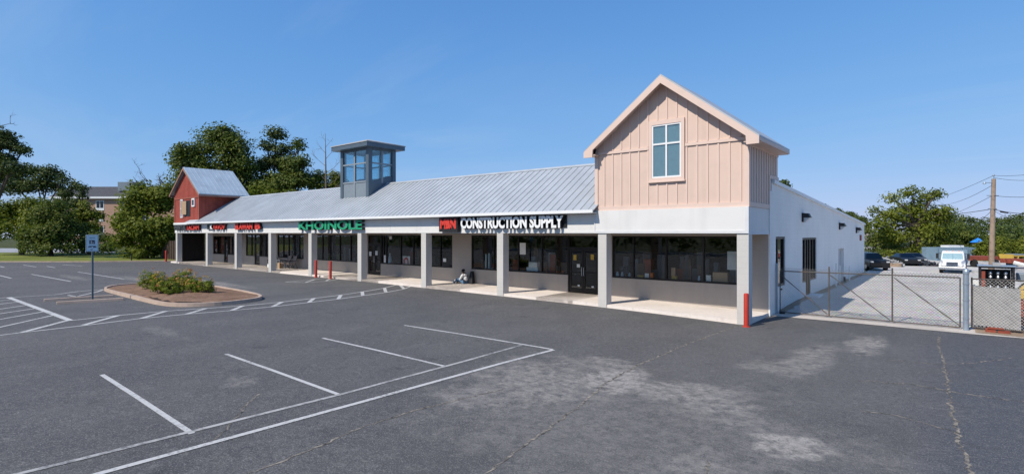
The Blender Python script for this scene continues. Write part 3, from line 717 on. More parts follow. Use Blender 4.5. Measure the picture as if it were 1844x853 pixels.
for (yy) in (CY0+.02, CY1-.16):
    ms.box(mid-.07,yy,5.6 if yy < 3 else 7.2,mid+.07,yy+.13,CT-.16)
    for za in (zb, ht): 
        ms.box(CX0+pw,yy,za,mid-.07,yy+.11,za+.09); ms.box(mid+.07,yy,za,CX1-pw,yy+.11,za+.09)
my = (CY0+CY1)/2
for xa in (CX0+.02, CX1-.13):
    ms.box(xa,my-.07,6.7,xa+.11,my+.07,CT-.16)
    ms.box(xa,CY0+pw,ht,xa+.11,my-.07,ht+.09); ms.box(xa,my+.07,ht,xa+.11,CY1-pw,ht+.09)
build('mullions', ms, paint('cupola_mullion', (.24,.27,.30), .5, .05, 3), cup)
g = MB(); g.box(CX0+pw,CY0+.07,zb+.05,CX1-pw,CY0+.08,CT-.1); g.box(CX0+pw,CY1-.1,7.2,CX1-pw,CY1-.09,CT-.1)
for xa in (CX0+.07, CX1-.09): g.prism([(xa,CY0+pw,6.7),(xa,YR,7.18),(xa,CY1-pw,7.22),(xa,CY1-pw,CT-.1),(xa,CY0+pw,CT-.1)], (.01,0,0))
build('pane', g, M['cupglass'], cup)
cr = MB(); o_ = .45; za = CT; zc = CT + .28
cr.box(CX0-o_,CY0-o_,za,CX1+o_,CY1+o_,zc)
build('eave_box', cr, M['cup'], cup)
cr = MB(); vs = [(CX0-o_-.04,CY0-o_-.04,zc+.002),(CX1+o_+.04,CY0-o_-.04,zc+.002),(CX1+o_+.04,CY1+o_+.04,zc+.002),(CX0-o_-.04,CY1+o_+.04,zc+.002)]
vs += [(p[0],p[1],zc+.06) for p in vs] + [(mid,my,zc+.56)]
cr.add(vs, [(0,3,2,1),(0,1,5,4),(1,2,6,5),(2,3,7,6),(3,0,4,7),(4,5,8),(5,6,8),(6,7,8),(7,4,8)])
build('hip_roof', cr, paint('pale_shingle', (.38,.38,.375), .85, .1, 3), cup)

# ---- red barn tower at the far end
BX0, BX1, BY1 = -54.3, -48.15, 4.05; bm_ = (BX0+BX1)/2; BE, BP = 7.24, 9.38
bw = MB()
# front wall round the dark opening
def topz(x): return BE + (BP-BE)*(1-abs(x-bm_)/((BX1-BX0)/2))
bw.prism([(BX0,0,4.05),(BX1,0,4.05),(BX1,0,BE),(bm_,0,BP),(BX0,0,BE)], (0,.14,0))
bw.box(BX1-.14,.14,4.05,BX1,BY1,BE); bw.box(BX0,.14,3.3,BX0+.14,BY1,BE)
bw.prism([(BX0,BY1,4.05),(BX1,BY1,4.05),(BX1,BY1,BE),(bm_,BY1,BP),(BX0,BY1,BE)], (0,.14,0))
bo = build('barn_tower', bw, M['red'], bld)
bt = MB(); x = BX0+.25
while x < BX1-.1:
    z1 = topz(x) - .05
    lo = 4.1
    bt.box(x-.025,-.022,lo,x+.025,0,6.5)
    if z1 > 6.7: bt.box(x-.025,-.022,6.66,x+.025,0,z1)
    x += .30
y = .25
while y < BY1: bt.box(BX1, y-.025, 4.3, BX1+.022, y+.025, BE-.1); y += .3
build('battens', bt, M['red'], bo)
tr = MB(); tr.box(BX0,-.05,6.52,BX1,-.001,6.65); tr.box(BX1-.14,-.04,4.05,BX1+.03,-.001,6.5); tr.box(BX0-.03,-.04,4.05,BX0+.14,-.001,6.5); build('trim_boards', tr, M['redtrim'], bo)
br_ = MB(); ap_ = 9.56; sB = (ap_-6.86)/3.85; yA, yB = -.3, 4.3; th = .07
for s in (-1, 1):
    xe = bm_ + (3.85 if s > 0 else -3.6)
    ze = ap_ - sB*abs(xe-bm_); a = [(bm_,yA,ap_-th),(xe,yA,ze-th),(xe,yB,ze-th),(bm_,yB,ap_-th)]; br_.hexa(a, [(p[0],p[1],p[2]+th) for p in a])
bro = build('barn_roof', br_, M['barnroof'], bld)
rb = MB()
for s in (-1, 1):
    k = .2
    while k < 3.8:
        xx = bm_ + s*k; zz = ap_ - sB*k; 
        pass
        k += .5
    for j in range(14):
        yy = yA + .12 + j*.42
        if yy > yB - .05: break
        xe = bm_ + (3.85 if s > 0 else -3.6)
        ze = ap_ - sB*abs(xe-bm_); rb.hexa([(bm_,yy-.012,ap_+.001),(xe,yy-.012,ze+.001),(xe,yy+.012,ze+.001),(bm_,yy+.012,ap_+.001)],[(bm_,yy-.012,ap_+.03),(xe,yy-.012,ze+.03),(xe,yy+.012,ze+.03),(bm_,yy+.012,ap_+.03)])
build('roof_ribs', rb, M['barnroof'], bro)
rk = MB()
for s in (-1, 1):
    xe = bm_ + (3.85 if s > 0 else -3.6); ze = ap_ - sB*abs(xe-bm_); rk.prism([(bm_,yA-.03,ap_-th-.002),(xe,yA-.03,ze-th-.002),(xe,yA-.03,ze-th-.17),(bm_,yA-.03,ap_-th-.19)], (0,.05,0))
    rk.box(xe-.05 if s > 0 else xe, yA+.021, ze-th-.17, xe if s > 0 else xe+.05, yB, ze-th-.003)
build('rake_board', rk, paint('barn_rake', (.30,.17,.13), .8, .15, 2), bro)
# windows of the barn front: white sash, dark hole with a hanging tan shutter, small white louvre
f = MB(); a, b, z0, z1 = -52.62, -52.0, 4.72, 6.5; t = .08
f.box(a,-.07,z0,a+t,-.005,z1); f.box(b-t,-.07,z0,b,-.005,z1); f.box((a+b)/2-.05,-.07,z0,(a+b)/2+.05,-.005,z1)
for z in (z0, (z0+z1)/2-.04, z1-t): f.box(a+t,-.065,z,b-t,-.006,z+t)
wo = build('sash_window', f, M['trimwhite'], bo); g = MB(); g.box(a+.04,-.035,z0+.04,b-.04,-.03,z1-.04); build('pane', g, M['tealglass'], wo)
f = MB(); f.box(-51.78,-.035,4.85,-50.2,-.004,6.35); build('open_hatch', f, M['black'], bo)
f = MB(); f.hexa([(-51.72,-.30,5.05),(-50.98,-.12,5.0),(-50.98,-.08,5.0),(-51.72,-.25,5.05)],[(-51.72,-.30,6.28),(-50.98,-.12,6.3),(-50.98,-.08,6.3),(-51.72,-.25,6.28)]); build('shutter', f, M['tan'], bo)
f = MB(); f.box(-49.75,-.09,5.72,-49.05,-.004,6.5); wo = build('small_window', f, M['trimwhite'], bo); g = MB(); g.box(-49.63,-.10,5.86,-49.18,-.091,6.36); build('pane', g, M['signink'], wo)
# ================================================================ SIGNS ON THE FASCIA
def text_mb(txt, x0, x1, z0, z1, yface, depth, bold=.02, mb=None, spacing=1.0):
    cu = bpy.data.curves.new('lettering', 'FONT'); cu.body = txt; cu.extrude = .1; cu.offset = bold; cu.space_character = spacing; cu.resolution_u = 3
    ob = bpy.data.objects.new('lettering', cu); COL.objects.link(ob)
    dg = bpy.context.evaluated_depsgraph_get(); me = bpy.data.meshes.new_from_object(ob.evaluated_get(dg))
    vs = [v.co.copy() for v in me.vertices]; fs = [list(p.vertices) for p in me.polygons]
    bpy.data.objects.remove(ob); bpy.data.meshes.remove(me); bpy.data.curves.remove(cu)
    ax = min(v.x for v in vs); bx = max(v.x for v in vs); ay = min(v.y for v in vs); by = max(v.y for v in vs)
    out = [(x0 + (v.x-ax)/(bx-ax)*(x1-x0), yface + (.1 - v.z)/.2*depth, z0 + (v.y-ay)/(by-ay)*(z1-z0)) for v in vs]
    mb = mb or MB(); mb.add(out, fs); return mb
YF = -.055
s = thing('shop_sign', 'white block letters reading CONSTRUCTION SUPPLY with red and black square reading M&N', 'shop sign', (-11.3, YF, 3.4))
b = MB(); b.box(-15.32, YF-.24, 3.31, -13.92, YF-.001, 4.06); build('logo_box', b, M['backplate'], s)
build('logo_lettering', text_mb('M&N', -15.22, -14.02, 3.46, 3.99, YF-.262, .02, .055, None, .86), M['sred'], s)
build('lettering', text_mb('CONSTRUCTION SUPPLY', -13.70, -7.34, 3.47, 4.03, YF-.235, .02, .045), M['swhite'], s)
build('letter_return', text_mb('CONSTRUCTION SUPPLY', -13.715, -7.325, 3.455, 4.04, YF-.214, .19, .06), M['backplate'], s)
b = MB(); b.box(-13.74, YF-.04, 3.50, -7.28, YF-.001, 4.05); build('letter_shade_panel', b, M['backplate'], s)  # black panel: deep shade of the returns between the letters, put into colour
def letter_sign(label, items, loc):
    s = thing('shop_sign', label, 'shop sign', loc)
    for nm, txt, x0, x1, z0, z1, mat, bold in items:
        if txt is None:
            b = MB(); b.box(x0, YF-.12, z0, x1, YF-.001, z1); build(nm, b, M[mat], s)
        else:
            build(nm, text_mb(txt, x0, x1, z0, z1, YF-.225, .02, bold), M[mat], s)
            build('letter_return', text_mb(txt, x0-.012, x1+.012, z0-.012, z1+.012, YF-.204, .18, bold+.01), M['backplate'], s)
    return s
letter_sign('green channel letters with ragged illegible shapes above the pair of red bollards', [('lettering', 'KHOINOLE', -29.85, -22.3, 3.46, 4.05, 'sgreen', .03)], (-26, YF, 3.4))
letter_sign('dark letters and red letters on the fascia beneath the red barn tower', [('dark_lettering', 'WINTAL', -53.7, -50.5, 3.52, 4.0, 'sgrey', .06), ('lettering', 'LACIAM', -50.3, -47.5, 3.52, 4.0, 'sred', .03)], (-50, YF, 3.4))
letter_sign('short sign of black panel and pale red letters, second from the barn tower', [('panel', None, -45.9, -44.7, 3.56, 4.0, 'backplate', 0), ('lettering', 'VAVOV', -44.4, -41.95, 3.54, 4.02, 'sred', .03), ('first_letter', 'K', -45.0, -44.5, 3.56, 3.98, 'swhite', .03)], (-44, YF, 3.4))
letter_sign('bright red letters on black with a round end letter, third from the barn tower', [('lettering', 'BLAWAN', -40.0, -36.9, 3.52, 4.04, 'sred', .045), ('end_letter', 'B', -36.5, -35.6, 3.54, 4.02, 'sred', .05)], (-38, YF, 3.4))

# ================================================================ SMALL THINGS AT THE FRONT
# bollards
def bollard_first():
    t = thing('bollard', 'red bollard at the foot of the right corner pillar under the pink gable', 'bollard', (.40, -.42, 0), 'red steel bollards along the shop fronts')
    m = MB(); m.lathe(.40, -.42, [(.085,-.02),(.085,1.12),(.075,1.15),(.05,1.165)], 16); build('post', m, M['bred'], t, smooth=True)
    m = MB(); m.lathe(.40, -.42, [(.13,-.01),(.125,.02),(.095,.03)], 16); build('base_collar', m, M['bred'], t)
    return t
b0 = bollard_first()
for (x, y, lab) in ((-27.55, -.28, 'left red bollard of the pair standing under the green sign'), (-25.75, -.30, 'right red bollard of the pair standing under the green sign'), (-57.6, .3, 'faded red bollard standing alone past the barn end, before the brown fence')):
    c = copy_tree(b0); c.location = (x, y, zg(x)); c['label'] = lab
# handicap sign post
t = thing('parking_sign', 'pale blue accessible parking sign on a thin galvanised post beside the planted island', 'sign', (-23.8, -13.4, .22))
m = MB(); X, Y = -23.8, -13.4
m.box(X-.045, Y-.02, .18, X+.045, Y-.014, 2.5); m.box(X-.045, Y-.014, .18, X-.038, Y+.04, 2.5); m.box(X+.038, Y-.014, .18, X+.045, Y+.04, 2.5)
build('post', m, M['signpost'], t)
nrm = Vector((6.03+23.8, -20+13.4)).normalized()      # faces the drive
ux, uy = -nrm.y, nrm.x
def panel(mb, u0, u1, z0, z1, d0, d1):
    def P(u, d, z): return (X + ux*u + nrm.x*d, Y + uy*u + nrm.y*d, z)
    mb.hexa([P(u0,d0,z0),P(u1,d0,z0),P(u1,d1,z0),P(u0,d1,z0)], [P(u0,d0,z1),P(u1,d0,z1),P(u1,d1,z1),P(u0,d1,z1)])
m = MB(); panel(m, -.225, .225, 2.42, 3.17, .045, .06); build('sign_face', m, M['signblue'], t, bevel=.01)
m = MB(); panel(m, -.10, .09, 2.76, 2.93, .061, .065)
for q in ((-.1,.10,3.03,3.05),(-.12,.12,2.645,2.675),(-.15,-.02,2.61,2.64),(.03,.15,2.60,2.64),(-.06,.02,2.5,2.53),(-.21,.21,3.145,3.155),(-.21,.21,2.435,2.445),(-.21,-.2,2.446,3.144),(.2,.21,2.446,3.144)): panel(m, *q, .061, .064)
build('printing', m, M['signink'], t)
m = MB()
panel(m, -.05,-.02,2.87,2.90,.066,.068); panel(m, -.05,-.025,2.80,2.868,.066,.068); panel(m, -.023,.03,2.825,2.84,.066,.068); panel(m, .032,.045,2.78,2.84,.066,.068); panel(m, -.06,.02,2.775,2.788,.066,.068)
build('wheelchair_symbol', m, M['paper'], t)
# wheel stops
def wheel_stop(a, b, label):
    t = MB(); d = Vector((b[0]-a[0], b[1]-a[1])).normalized(); nx, ny = -d.y, d.x; z = zg(*a) - .01
    prof = [(-.09,0),(-.06,.12),(.06,.12),(.09,0)]
    A = [(a[0]+nx*p, a[1]+ny*p, z+h) for p, h in prof]
    t.prism(A, (b[0]-a[0], b[1]-a[1], 0)); 
    single('wheel_stop', label, 'wheel stop', t, M['curb'], (a[0], a[1], z), 'concrete wheel stops', bevel=.015)
wheel_stop((-23.48,-14.7), (-22.93,-12.45), 'front concrete wheel stop at the foot of the parking sign')
wheel_stop((-25.06,-14.85), (-24.68,-12.4), 'concrete wheel stop lying behind the parking sign post')
# wall lamps on the side wall
def lamp(y, z, label):
    t = thing('wall_lamp', label, 'wall lamp', (.42, y, z), 'wall lamps on the white side wall')
    m = MB(); m.hexa([(.421,y-.22,z-.2),(.50,y-.22,z-.2),(.50,y+.22,z-.2),(.421,y+.22,z-.2)],[(.421,y-.22,z+.22),(.5,y-.22,z+.22),(.5,y+.22,z+.22),(.421,y+.22,z+.22)])
    m.hexa([(.501,y-.22,z+.0),(.78,y-.2,z+.0),(.78,y+.2,z+.0),(.501,y+.22,z+.0)],[(.501,y-.22,z+.2),(.68,y-.18,z+.2),(.68,y+.18,z+.2),(.501,y+.22,z+.2)]); build('housing', m, M['black'], t)
    m = MB(); m.hexa([(.501,y-.19,z-.19),(.56,y-.19,z-.19),(.56,y+.19,z-.19),(.501,y+.19,z-.19)],[(.501,y-.19,z-.001),(.75,y-.19,z-.001),(.75,y+.19,z-.001),(.501,y+.19,z-.001)]); build('lens', m, M['lampglass'], t)
lamp(8.35, 3.97, 'black wall lamp nearest the pink gable, above the side entrance')
lamp(18.7, 3.66, 'middle black wall lamp on the white side wall, above the recessed door')
lamp(25.9, 3.44, 'small far black wall lamp on the white side wall near the rear corner')
# conduit posts at the side door
for y, h in ((16.2,1.5),(17.5,1.3),(21.2,1.1)):
    m = MB(); m.tube((.62,y,.1),(.62,y,h),.04)
    single('pipe_guard', {16.2:'tall thin white pipe standing by the side wall before the recessed door',17.5:'thin white pipe standing just left of the recessed side door',21.2:'short thin white pipe standing beyond the recessed side door'}[y], 'pipe', m, M['white'], (.62,y,.1))
# outdoor chairs and planter stand
def chair(X, Y, z, label):
    t = thing('patio_chair', label, 'chair', (X, Y, z), 'patio chairs outside the shop')
    m = MB(); m.hexa([(X-.27,Y-.3,z+.40),(X+.27,Y-.3,z+.40),(X+.27,Y+.22,z+.36),(X-.27,Y+.22,z+.36)],[(X-.27,Y-.3,z+.43),(X+.27,Y-.3,z+.43),(X+.27,Y+.22,z+.39),(X-.27,Y+.22,z+.39)]); build('seat', m, M['cushion'], t)
    m = MB(); m.hexa([(X-.27,Y+.2,z+.42),(X+.27,Y+.2,z+.42),(X+.27,Y+.24,z+.42),(X-.27,Y+.24,z+.42)],[(X-.27,Y+.36,z+1.0),(X+.27,Y+.36,z+1.0),(X+.27,Y+.39,z+1.0),(X-.27,Y+.39,z+1.0)]); build('backrest', m, M['cushion'], t)
    for sx in (-.29, .29):
        m = MB(); m.path([(X+sx,Y-.32,z),(X+sx,Y-.3,z+.62),(X+sx,Y+.28,z+.6)],.018); build('leg', m, M['black'], t)
        m = MB(); m.path([(X+sx,Y+.4,z),(X+sx,Y+.2,z+.4),(X+sx,Y+.38,z+1.02)],.018); build('leg', m, M['black'], t)
chair(-38.1, 1.95, .39, 'dark framed patio chair with pale box under it, behind the fourth pillar')
chair(-35.9, 1.95, .39, 'tan sling patio chair, left of two chairs standing side by side')
chair(-35.05, 1.95, .39, 'tan sling patio chair, right of two chairs, next to the grey pier')
m = MB(); m.box(-38.3,1.6,.38,-37.85,1.85,.66); single('storage_box', 'small white box under the dark patio chair', 'box', m, M['paper'], (-38.1,1.7,.38))
t = thing('side_table', 'small grey table standing between the patio chairs', 'table', (-37.0,2.1,.38))
m = MB(); m.box(-37.3,1.85,1.0,-36.7,2.4,1.04); build('table_top', m, M['cuplight'], t)
for x, y in ((-37.28,1.87),(-36.76,1.87),(-37.28,2.34),(-36.76,2.34)): m = MB(); m.box(x,y,.38,x+.05,y+.05,.999); build('leg', m, M['cuplight'], t)
m = MB(); m.box(-36.6,1.6,.38,-36.25,1.9,.82); single('planter_crate', 'tan wooden crate standing beside the grey table', 'crate', m, M['tan'], (-36.4,1.75,.38))

# things shown in the shop windows
YI = 2.74
def item(name, label, cat, parts, loc, group=None):
    t = thing(name, label, cat, loc, group)
    for nm, mb, mat in parts: build(nm, mb, M[mat], t)
def bx(*a): return MB().box(*a)
a = MB(); 
for i in range(10):
    t0, t1 = math.pi*i/10, math.pi*(i+1)/10
    a.add([(-21.72+.26*math.cos(t0),YI-.03,1.40+.27*math.sin(t0)),(-21.72+.26*math.cos(t1),YI-.03,1.40+.27*math.sin(t1)),(-21.72+.13*math.cos(t1),YI-.03,1.40+.13*math.sin(t1)),(-21.72+.13*math.cos(t0),YI-.03,1.40+.13*math.sin(t0))],[(0,1,2,3)])
a.box(-21.98,YI-.035,1.17,-21.85,YI-.03,1.40); a.box(-21.59,YI-.035,1.17,-21.46,YI-.03,1.40)
item('arch_board', 'white board with a red arch shown in the window right of the double doors', 'display board', [('board', bx(-22.08,YI-.02,1.17,-21.36,YI+.01,1.74), 'paper'), ('arch', a, 'sred')], (-21.7,YI,1.17))
fm = MB(); fm.lathe(-23.55, YI+.1, [(.13,1.17),(.15,1.3),(.10,1.65),(.05,1.75),(.07,1.82),(.04,1.9)], 10)
item('cloth_figure', 'pale cloth figure standing in the window beside the double doors', 'figurine', [('body', fm, 'signblue')], (-23.55,YI+.1,1.17))
item('cardboard_box', 'brown cardboard box with white sheet at the right end of the widest window', 'box', [('box', bx(-1.85,YI,1.16,-1.25,YI+.3,1.62), 'tan')], (-1.55,YI,1.16))
item('window_notice', 'pale sheet taped high in the window next to the corner pillar', 'notice', [('sheet', bx(-1.25,YI-.02,1.75,-.85,YI-.01,2.5), 'paper')], (-1,YI,1.75))
item('window_notice', 'small white card in front of the cardboard box', 'notice', [('sheet', bx(-2.12,YI-.02,1.2,-1.92,YI-.01,1.48), 'paper')], (-2,YI,1.2))
item('carton', 'white and orange cartons low in the window left of the middle mullion', 'carton', [('box', bx(-5.3,YI,1.16,-5.0,YI+.2,1.32), 'yellow'), ('card', bx(-4.92,YI,1.16,-4.72,YI+.02,1.42), 'paper'), ('can', bx(-4.66,YI,1.16,-4.52,YI+.12,1.45), 'orange')], (-5,YI,1.16))
item('carton', 'yellow pack standing right of the middle mullion of the wide window', 'carton', [('box', bx(-3.65,YI,1.16,-3.42,YI+.15,1.36), 'yellow'), ('top_pack', bx(-3.66,YI,1.37,-3.5,YI+.15,1.72), 'tan')], (-3.5,YI,1.16))
for k, (x, w) in enumerate(((-6.35,.13),(-6.1,.12),(-5.72,.1),(-2.45,.12),(-1.75,.1))):
    m = MB(); m.lathe(x, YI+.08, [(w*.5,1.16),(w*.55,1.3),(w*.3,1.38),(w*.35,1.42)], 10)
    single('paint_pot', ['pale pot first on the sill right of the second pillar','pale pot second on the sill of the wide window','small pale pot near the first mullion of the wide window','pale pot by the fourth mullion of the wide window','small pale pot before the cardboard box'][k], 'pot', m, M['signblue'], (x,YI+.08,1.16))
item('toolbox', 'blue tool case under a white case, in the window left of the brown doors', 'tool case', [('lower_case', bx(-11.75,YI,1.16,-11.0,YI+.3,1.42), 'signblue'), ('upper_case', bx(-11.6,YI,1.421,-11.05,YI+.3,1.7), 'paper')], (-11.4,YI,1.16))
m = MB()
for i in range(7): m.box(-10.5+i*.17, YI, 1.16, -10.5+i*.17+rnd.uniform(.09,.15), YI+.1, 1.16+rnd.uniform(.06,.2))
single('parts_row', 'row of small orange packs on the sill beside the brown doors', 'packs', m, M['orange'], (-10,YI,1.16))
m = MB(); m.box(-14.75,YI,1.16,-14.67,YI+.05,2.05); m.box(-14.5,YI,1.16,-14.44,YI+.05,2.1); m.lathe(-14.3,YI+.06,[(.06,1.16),(.07,1.26)],8)
single('standing_tools', 'pale blue upright tools standing in the window right of the seated person', 'tools', m, M['signblue'], (-14.6,YI,1.16))
item('window_notice', 'white notice with grey heading on the glass right of the third pillar', 'notice', [('sheet', bx(-12.15,YW+.06,2.1,-11.75,YW+.075,2.72), 'paper')], (-12,YW,2.2))
for k, (x, z, c, lab) in enumerate(((-8.62,1.9,'yellow','yellow green sticker on the left leaf of the brown doors'),(-7.62,1.95,'yellow','yellow green sticker on the right leaf of the brown doors'),(-8.42,1.55,'paper','white sticker on the left leaf of the brown doors'),(-8.4,.62,'paper','small white label low on the left leaf of the brown doors'),(-7.6,.6,'paper','small white label low on the right leaf of the brown doors'))):
    m = MB(); w = .09 if k < 3 else .06; m.box(x-w,YW+.045,z,x+w,YW+.05,z+(.26 if k < 2 else .16 if k == 2 else .07)); single('sticker', lab, 'sticker', m, M[c], (x,YW+.045,z))
for k, (x, z, h, lab) in enumerate(((-24.8,1.72,.3,'white notice on the right leaf of the doors under the green sign end'),(-25.5,1.65,.3,'blue white notice on the left leaf of the doors beside the sixth pillar'),(-23.86,1.25,.5,'white paper in the narrow light right of the double doors'),(-23.25,2.83,.2,'white notice at the top of the window right of the double doors'),(-18.0,1.5,.2,'small orange and white card in the window left of the grey wall'))):
    m = MB(); m.box(x-.13,YW+.04,z,x+.13,YW+.046,z+h); single('notice', lab, 'notice', m, M['paper'], (x,YW,z))
for k, (x, z, r, lab) in enumerate(((-31.0,1.2,.3,'low green pot plant in the second window behind the left bollard'),(-29.9,1.2,.34,'bushy green pot plant in the window between the two bollards'),(-27.2,1.2,.2,'small green pot plant in the window by the sixth pillar'))):
    t = thing('pot_plant', lab, 'plant', (x, YI+.25, 1.16)); m = MB()
    for i in range(90):
        a = rnd.uniform(0, 6.28); u = rnd.random()**.5*r; zz = z + rnd.random()*r*1.3; p = Vector((x+u*math.cos(a), YI+.25+u*.5*math.sin(a), zz)); d = Vector((rnd.gauss(0,1),rnd.gauss(0,1),rnd.gauss(0,1))).normalized()*.07; e = d.orthogonal().normalized()*.035
        m.add([p-d, p+e, p+d, p-e], [(0,1,2,3)])
    build('foliage', m, flat('plant_green', (.09,.17,.03)), t)
    m = MB(); m.lathe(x, YI+.25, [(r*.3,1.16),(r*.4,1.3)], 10); build('pot', m, M['tan'], t)
# bright poster-filled glass of the end shop
for k, (x0, x1, z0, z1) in enumerate(((-51.55,-50.95,1.3,2.6),(-50.2,-49.4,1.25,2.8),(-48.95,-48.55,.6,2.3),(-48.1,-47.6,1.3,2.7))):
    t = thing('poster', ['red and tan poster in the leftmost shop window pane','red poster in the second pane of the leftmost shop','red poster on the door of the leftmost shop','red poster in the pane right of the leftmost shop door'][k], 'poster', (x0, YI, z0)); m = MB(); yq = YW+.12
    m.box(x0,yq,z0,x1,yq+.01,z1); build('backing', m, M['redtrim'], t); m = MB()
    for i in range(12): 
        a = rnd.uniform(x0,x1-.2); c = rnd.uniform(z0,z1-.25); m.box(a,yq-.004-i*.0005,c,a+rnd.uniform(.08,.2),yq-.003-i*.0005,c+rnd.uniform(.05,.25))
    build('pictures', m, M['tan'] if k % 2 else M['paper'], t)
# rows of goods on the sills and shelves just inside the glass
for k, (x0, x1, lab) in enumerate(((-32.5,-26.8,'mixed goods on the sill of the window behind the two red bollards'),(-22.0,-19.6,'mixed goods in the window right of the cloth figure'),(-15.5,-12.6,'mixed goods on the sill of the window right of the seated person'),(-12.1,-9.3,'mixed goods on the sill of the window left of the brown doors'),(-6.4,-3.95,'mixed goods on the left half of the widest window'),(-3.75,-.6,'mixed goods on the right half of the widest window'),(-38.4,-34.5,'mixed goods in the window above the patio chairs'),(-44.3,-40.1,'mixed goods in the window under the bright red sign'))):
    t = thing('goods_display', lab, 'goods', ((x0+x1)/2, 3.3, 1.15), 'goods shown in the shop windows')
    for nm, mt, n in (('pale_goods', 'cuplight', 5), ('tan_goods', 'fencelight', 5), ('dark_goods', 'cargrey', 7), ('bright_goods', 'rustred', 2)):
        m = MB()
        for i in range(n):
            x = rnd.uniform(x0, x1-.3); h = rnd.uniform(.12,.7) if rnd.random() < .75 else rnd.uniform(.8,1.3); w_ = rnd.uniform(.1,.4); d = rnd.uniform(.05,.5)
            m.box(x, 2.95+d, 1.16, x+w_, 3.05+d+rnd.random()*.2, 1.16+h)
        build(nm, m, M[mt], t)
    m = MB(); m.box(x0,2.9,1.10,x1,3.75,1.155)
    for z in (1.75, 2.3): m.box(x0,3.9,z,x1,4.2,z+.03)
    for i in range(14):
        x = rnd.uniform(x0, x1-.3); z = rnd.choice((1.78,2.33)); m.box(x,3.92,z+.001,x+rnd.uniform(.1,.35),4.15,z+rnd.uniform(.1,.4))
    build('shelf', m, M['black'], t)
# conduit hook on the wall
m = MB(); m.path([(-13.35,2.59,1.05),(-13.2,2.57,1.05),(-13.2,2.57,.5)], .025); single('downpipe', 'short dark pipe on the grey wall right of the seated person', 'pipe', m, M['black'], (-13.2,2.57,.5))

# ================================================================ SEATED PERSON
def skin(name, pts, edges, rad, mat, parent, root=0, lv=2):
    me = bpy.data.meshes.new(name); me.from_pydata(pts, edges, []); o = bpy.data.objects.new(name, me); COL.objects.link(o); o.parent = parent
    md = o.modifiers.new('skin', 'SKIN'); md.use_smooth_shade = True
    for i, r in enumerate(rad):
        v = me.skin_vertices[0].data[i]; v.radius = (r, r) if not isinstance(r, tuple) else r; v.use_root = (i == root)
    sd = o.modifiers.new('sub', 'SUBSURF'); sd.levels = lv; sd.render_levels = lv
    me.materials.append(mat); return o
px_, py_, pz_ = -15.75, 2.12, zg(-15.75)+.13
t = thing('person', 'person in white shirt and blue jeans sitting against the grey wall, head bowed', 'person', (px_, py_, pz_))
# local axes: legs stretch along -x, wall behind at +y
H = [(0,0,.12),(0,.02,.3),(-.02,.02,.46),(-.05,0,.56),(-.08,-.03,.63),(-.10,-.05,.72),
     (-.04,-.19,.50),(-.14,-.24,.30),(-.28,-.17,.22),(-.35,-.15,.21), (-.02,.20,.50),(-.13,.23,.30),(-.28,.12,.24),(-.35,.09,.22),
     (-.06,-.11,.11),(-.36,-.18,.30),(-.66,-.16,.08),(-.75,-.17,.12), (-.06,.11,.11),(-.42,.13,.17),(-.80,.12,.07),(-.87,.12,.13)]
E_ = [(0,1),(1,2),(2,3),(3,4),(4,5),(3,6),(6,7),(7,8),(8,9),(3,10),(10,11),(11,12),(12,13),(0,14),(14,15),(15,16),(16,17),(0,18),(18,19),(19,20),(20,21)]
rad = [.13,.125,.135,.10,.055,.095,.062,.05,.034,.03,.062,.05,.034,.03,.095,.07,.045,.04,.095,.07,.045,.04]
body = skin('body', H, E_, rad, M['skin'], t)
# fingers
fm = MB()
for (hx, hy, hz) in ((-.35,-.15,.21),(-.35,.09,.22)):
    for k in range(4): fm.path([(hx-.01,hy-.03+k*.02,hz),(hx-.06-.008*(k in (1,2)),hy-.032+k*.021,hz-.01),(hx-.085-.01*(k in (1,2)),hy-.03+k*.02,hz-.035)], [.0095,.0085,.007])
    fm.path([(hx+.02,hy+.03,hz),(hx-.02,hy+.055,hz-.005),(hx-.045,hy+.05,hz-.02)], [.011,.0095,.008])
o = build('fingers', fm, M['skin'], body, local=True, smooth=True)
skin('shirt', [(0,0,.16),(0,.02,.3),(-.02,.02,.46),(-.045,.005,.55),(-.04,-.19,.50),(-.14,-.24,.30),(-.25,-.18,.23),(-.02,.20,.50),(-.13,.23,.30),(-.25,.14,.25)], [(0,1),(1,2),(2,3),(3,4),(4,5),(5,6),(3,7),(7,8),(8,9)], [.16,.15,.155,.10,.078,.065,.05,.078,.065,.05], M['shirt'], body)
skin('jeans', [(0,0,.13),(-.06,-.11,.115),(-.36,-.18,.30),(-.64,-.16,.10),(-.06,.11,.115),(-.42,.13,.17),(-.77,.12,.085)], [(0,1),(1,2),(2,3),(0,4),(4,5),(5,6)], [.155,.11,.088,.062,.11,.088,.062], M['jeans'], body)
m = MB()
for (fx_, fy_, fz_) in ((-.70,-.165,.0),(-.84,.12,.0)): m.hexa([(fx_-.09,fy_-.05,fz_),(fx_+.06,fy_-.05,fz_),(fx_+.06,fy_+.05,fz_),(fx_-.09,fy_+.05,fz_)],[(fx_-.13,fy_-.04,fz_+.2),(fx_+.0,fy_-.04,fz_+.13),(fx_+.0,fy_+.04,fz_+.13),(fx_-.13,fy_+.04,fz_+.2)])
build('shoes', m, M['shoe'], body, local=True, bevel=.02)
hm = MB(); hm.lathe(0, 0, [(.02,-.02),(.085,.0),(.112,.05),(.10,.10),(.06,.135),(.01,.145)], 14)
ho = build('hair', hm, M['hair'], body, local=True, smooth=True); ho.location = (-.085,-.03,.715); ho.rotation_euler = (R(14), R(-14), 0)
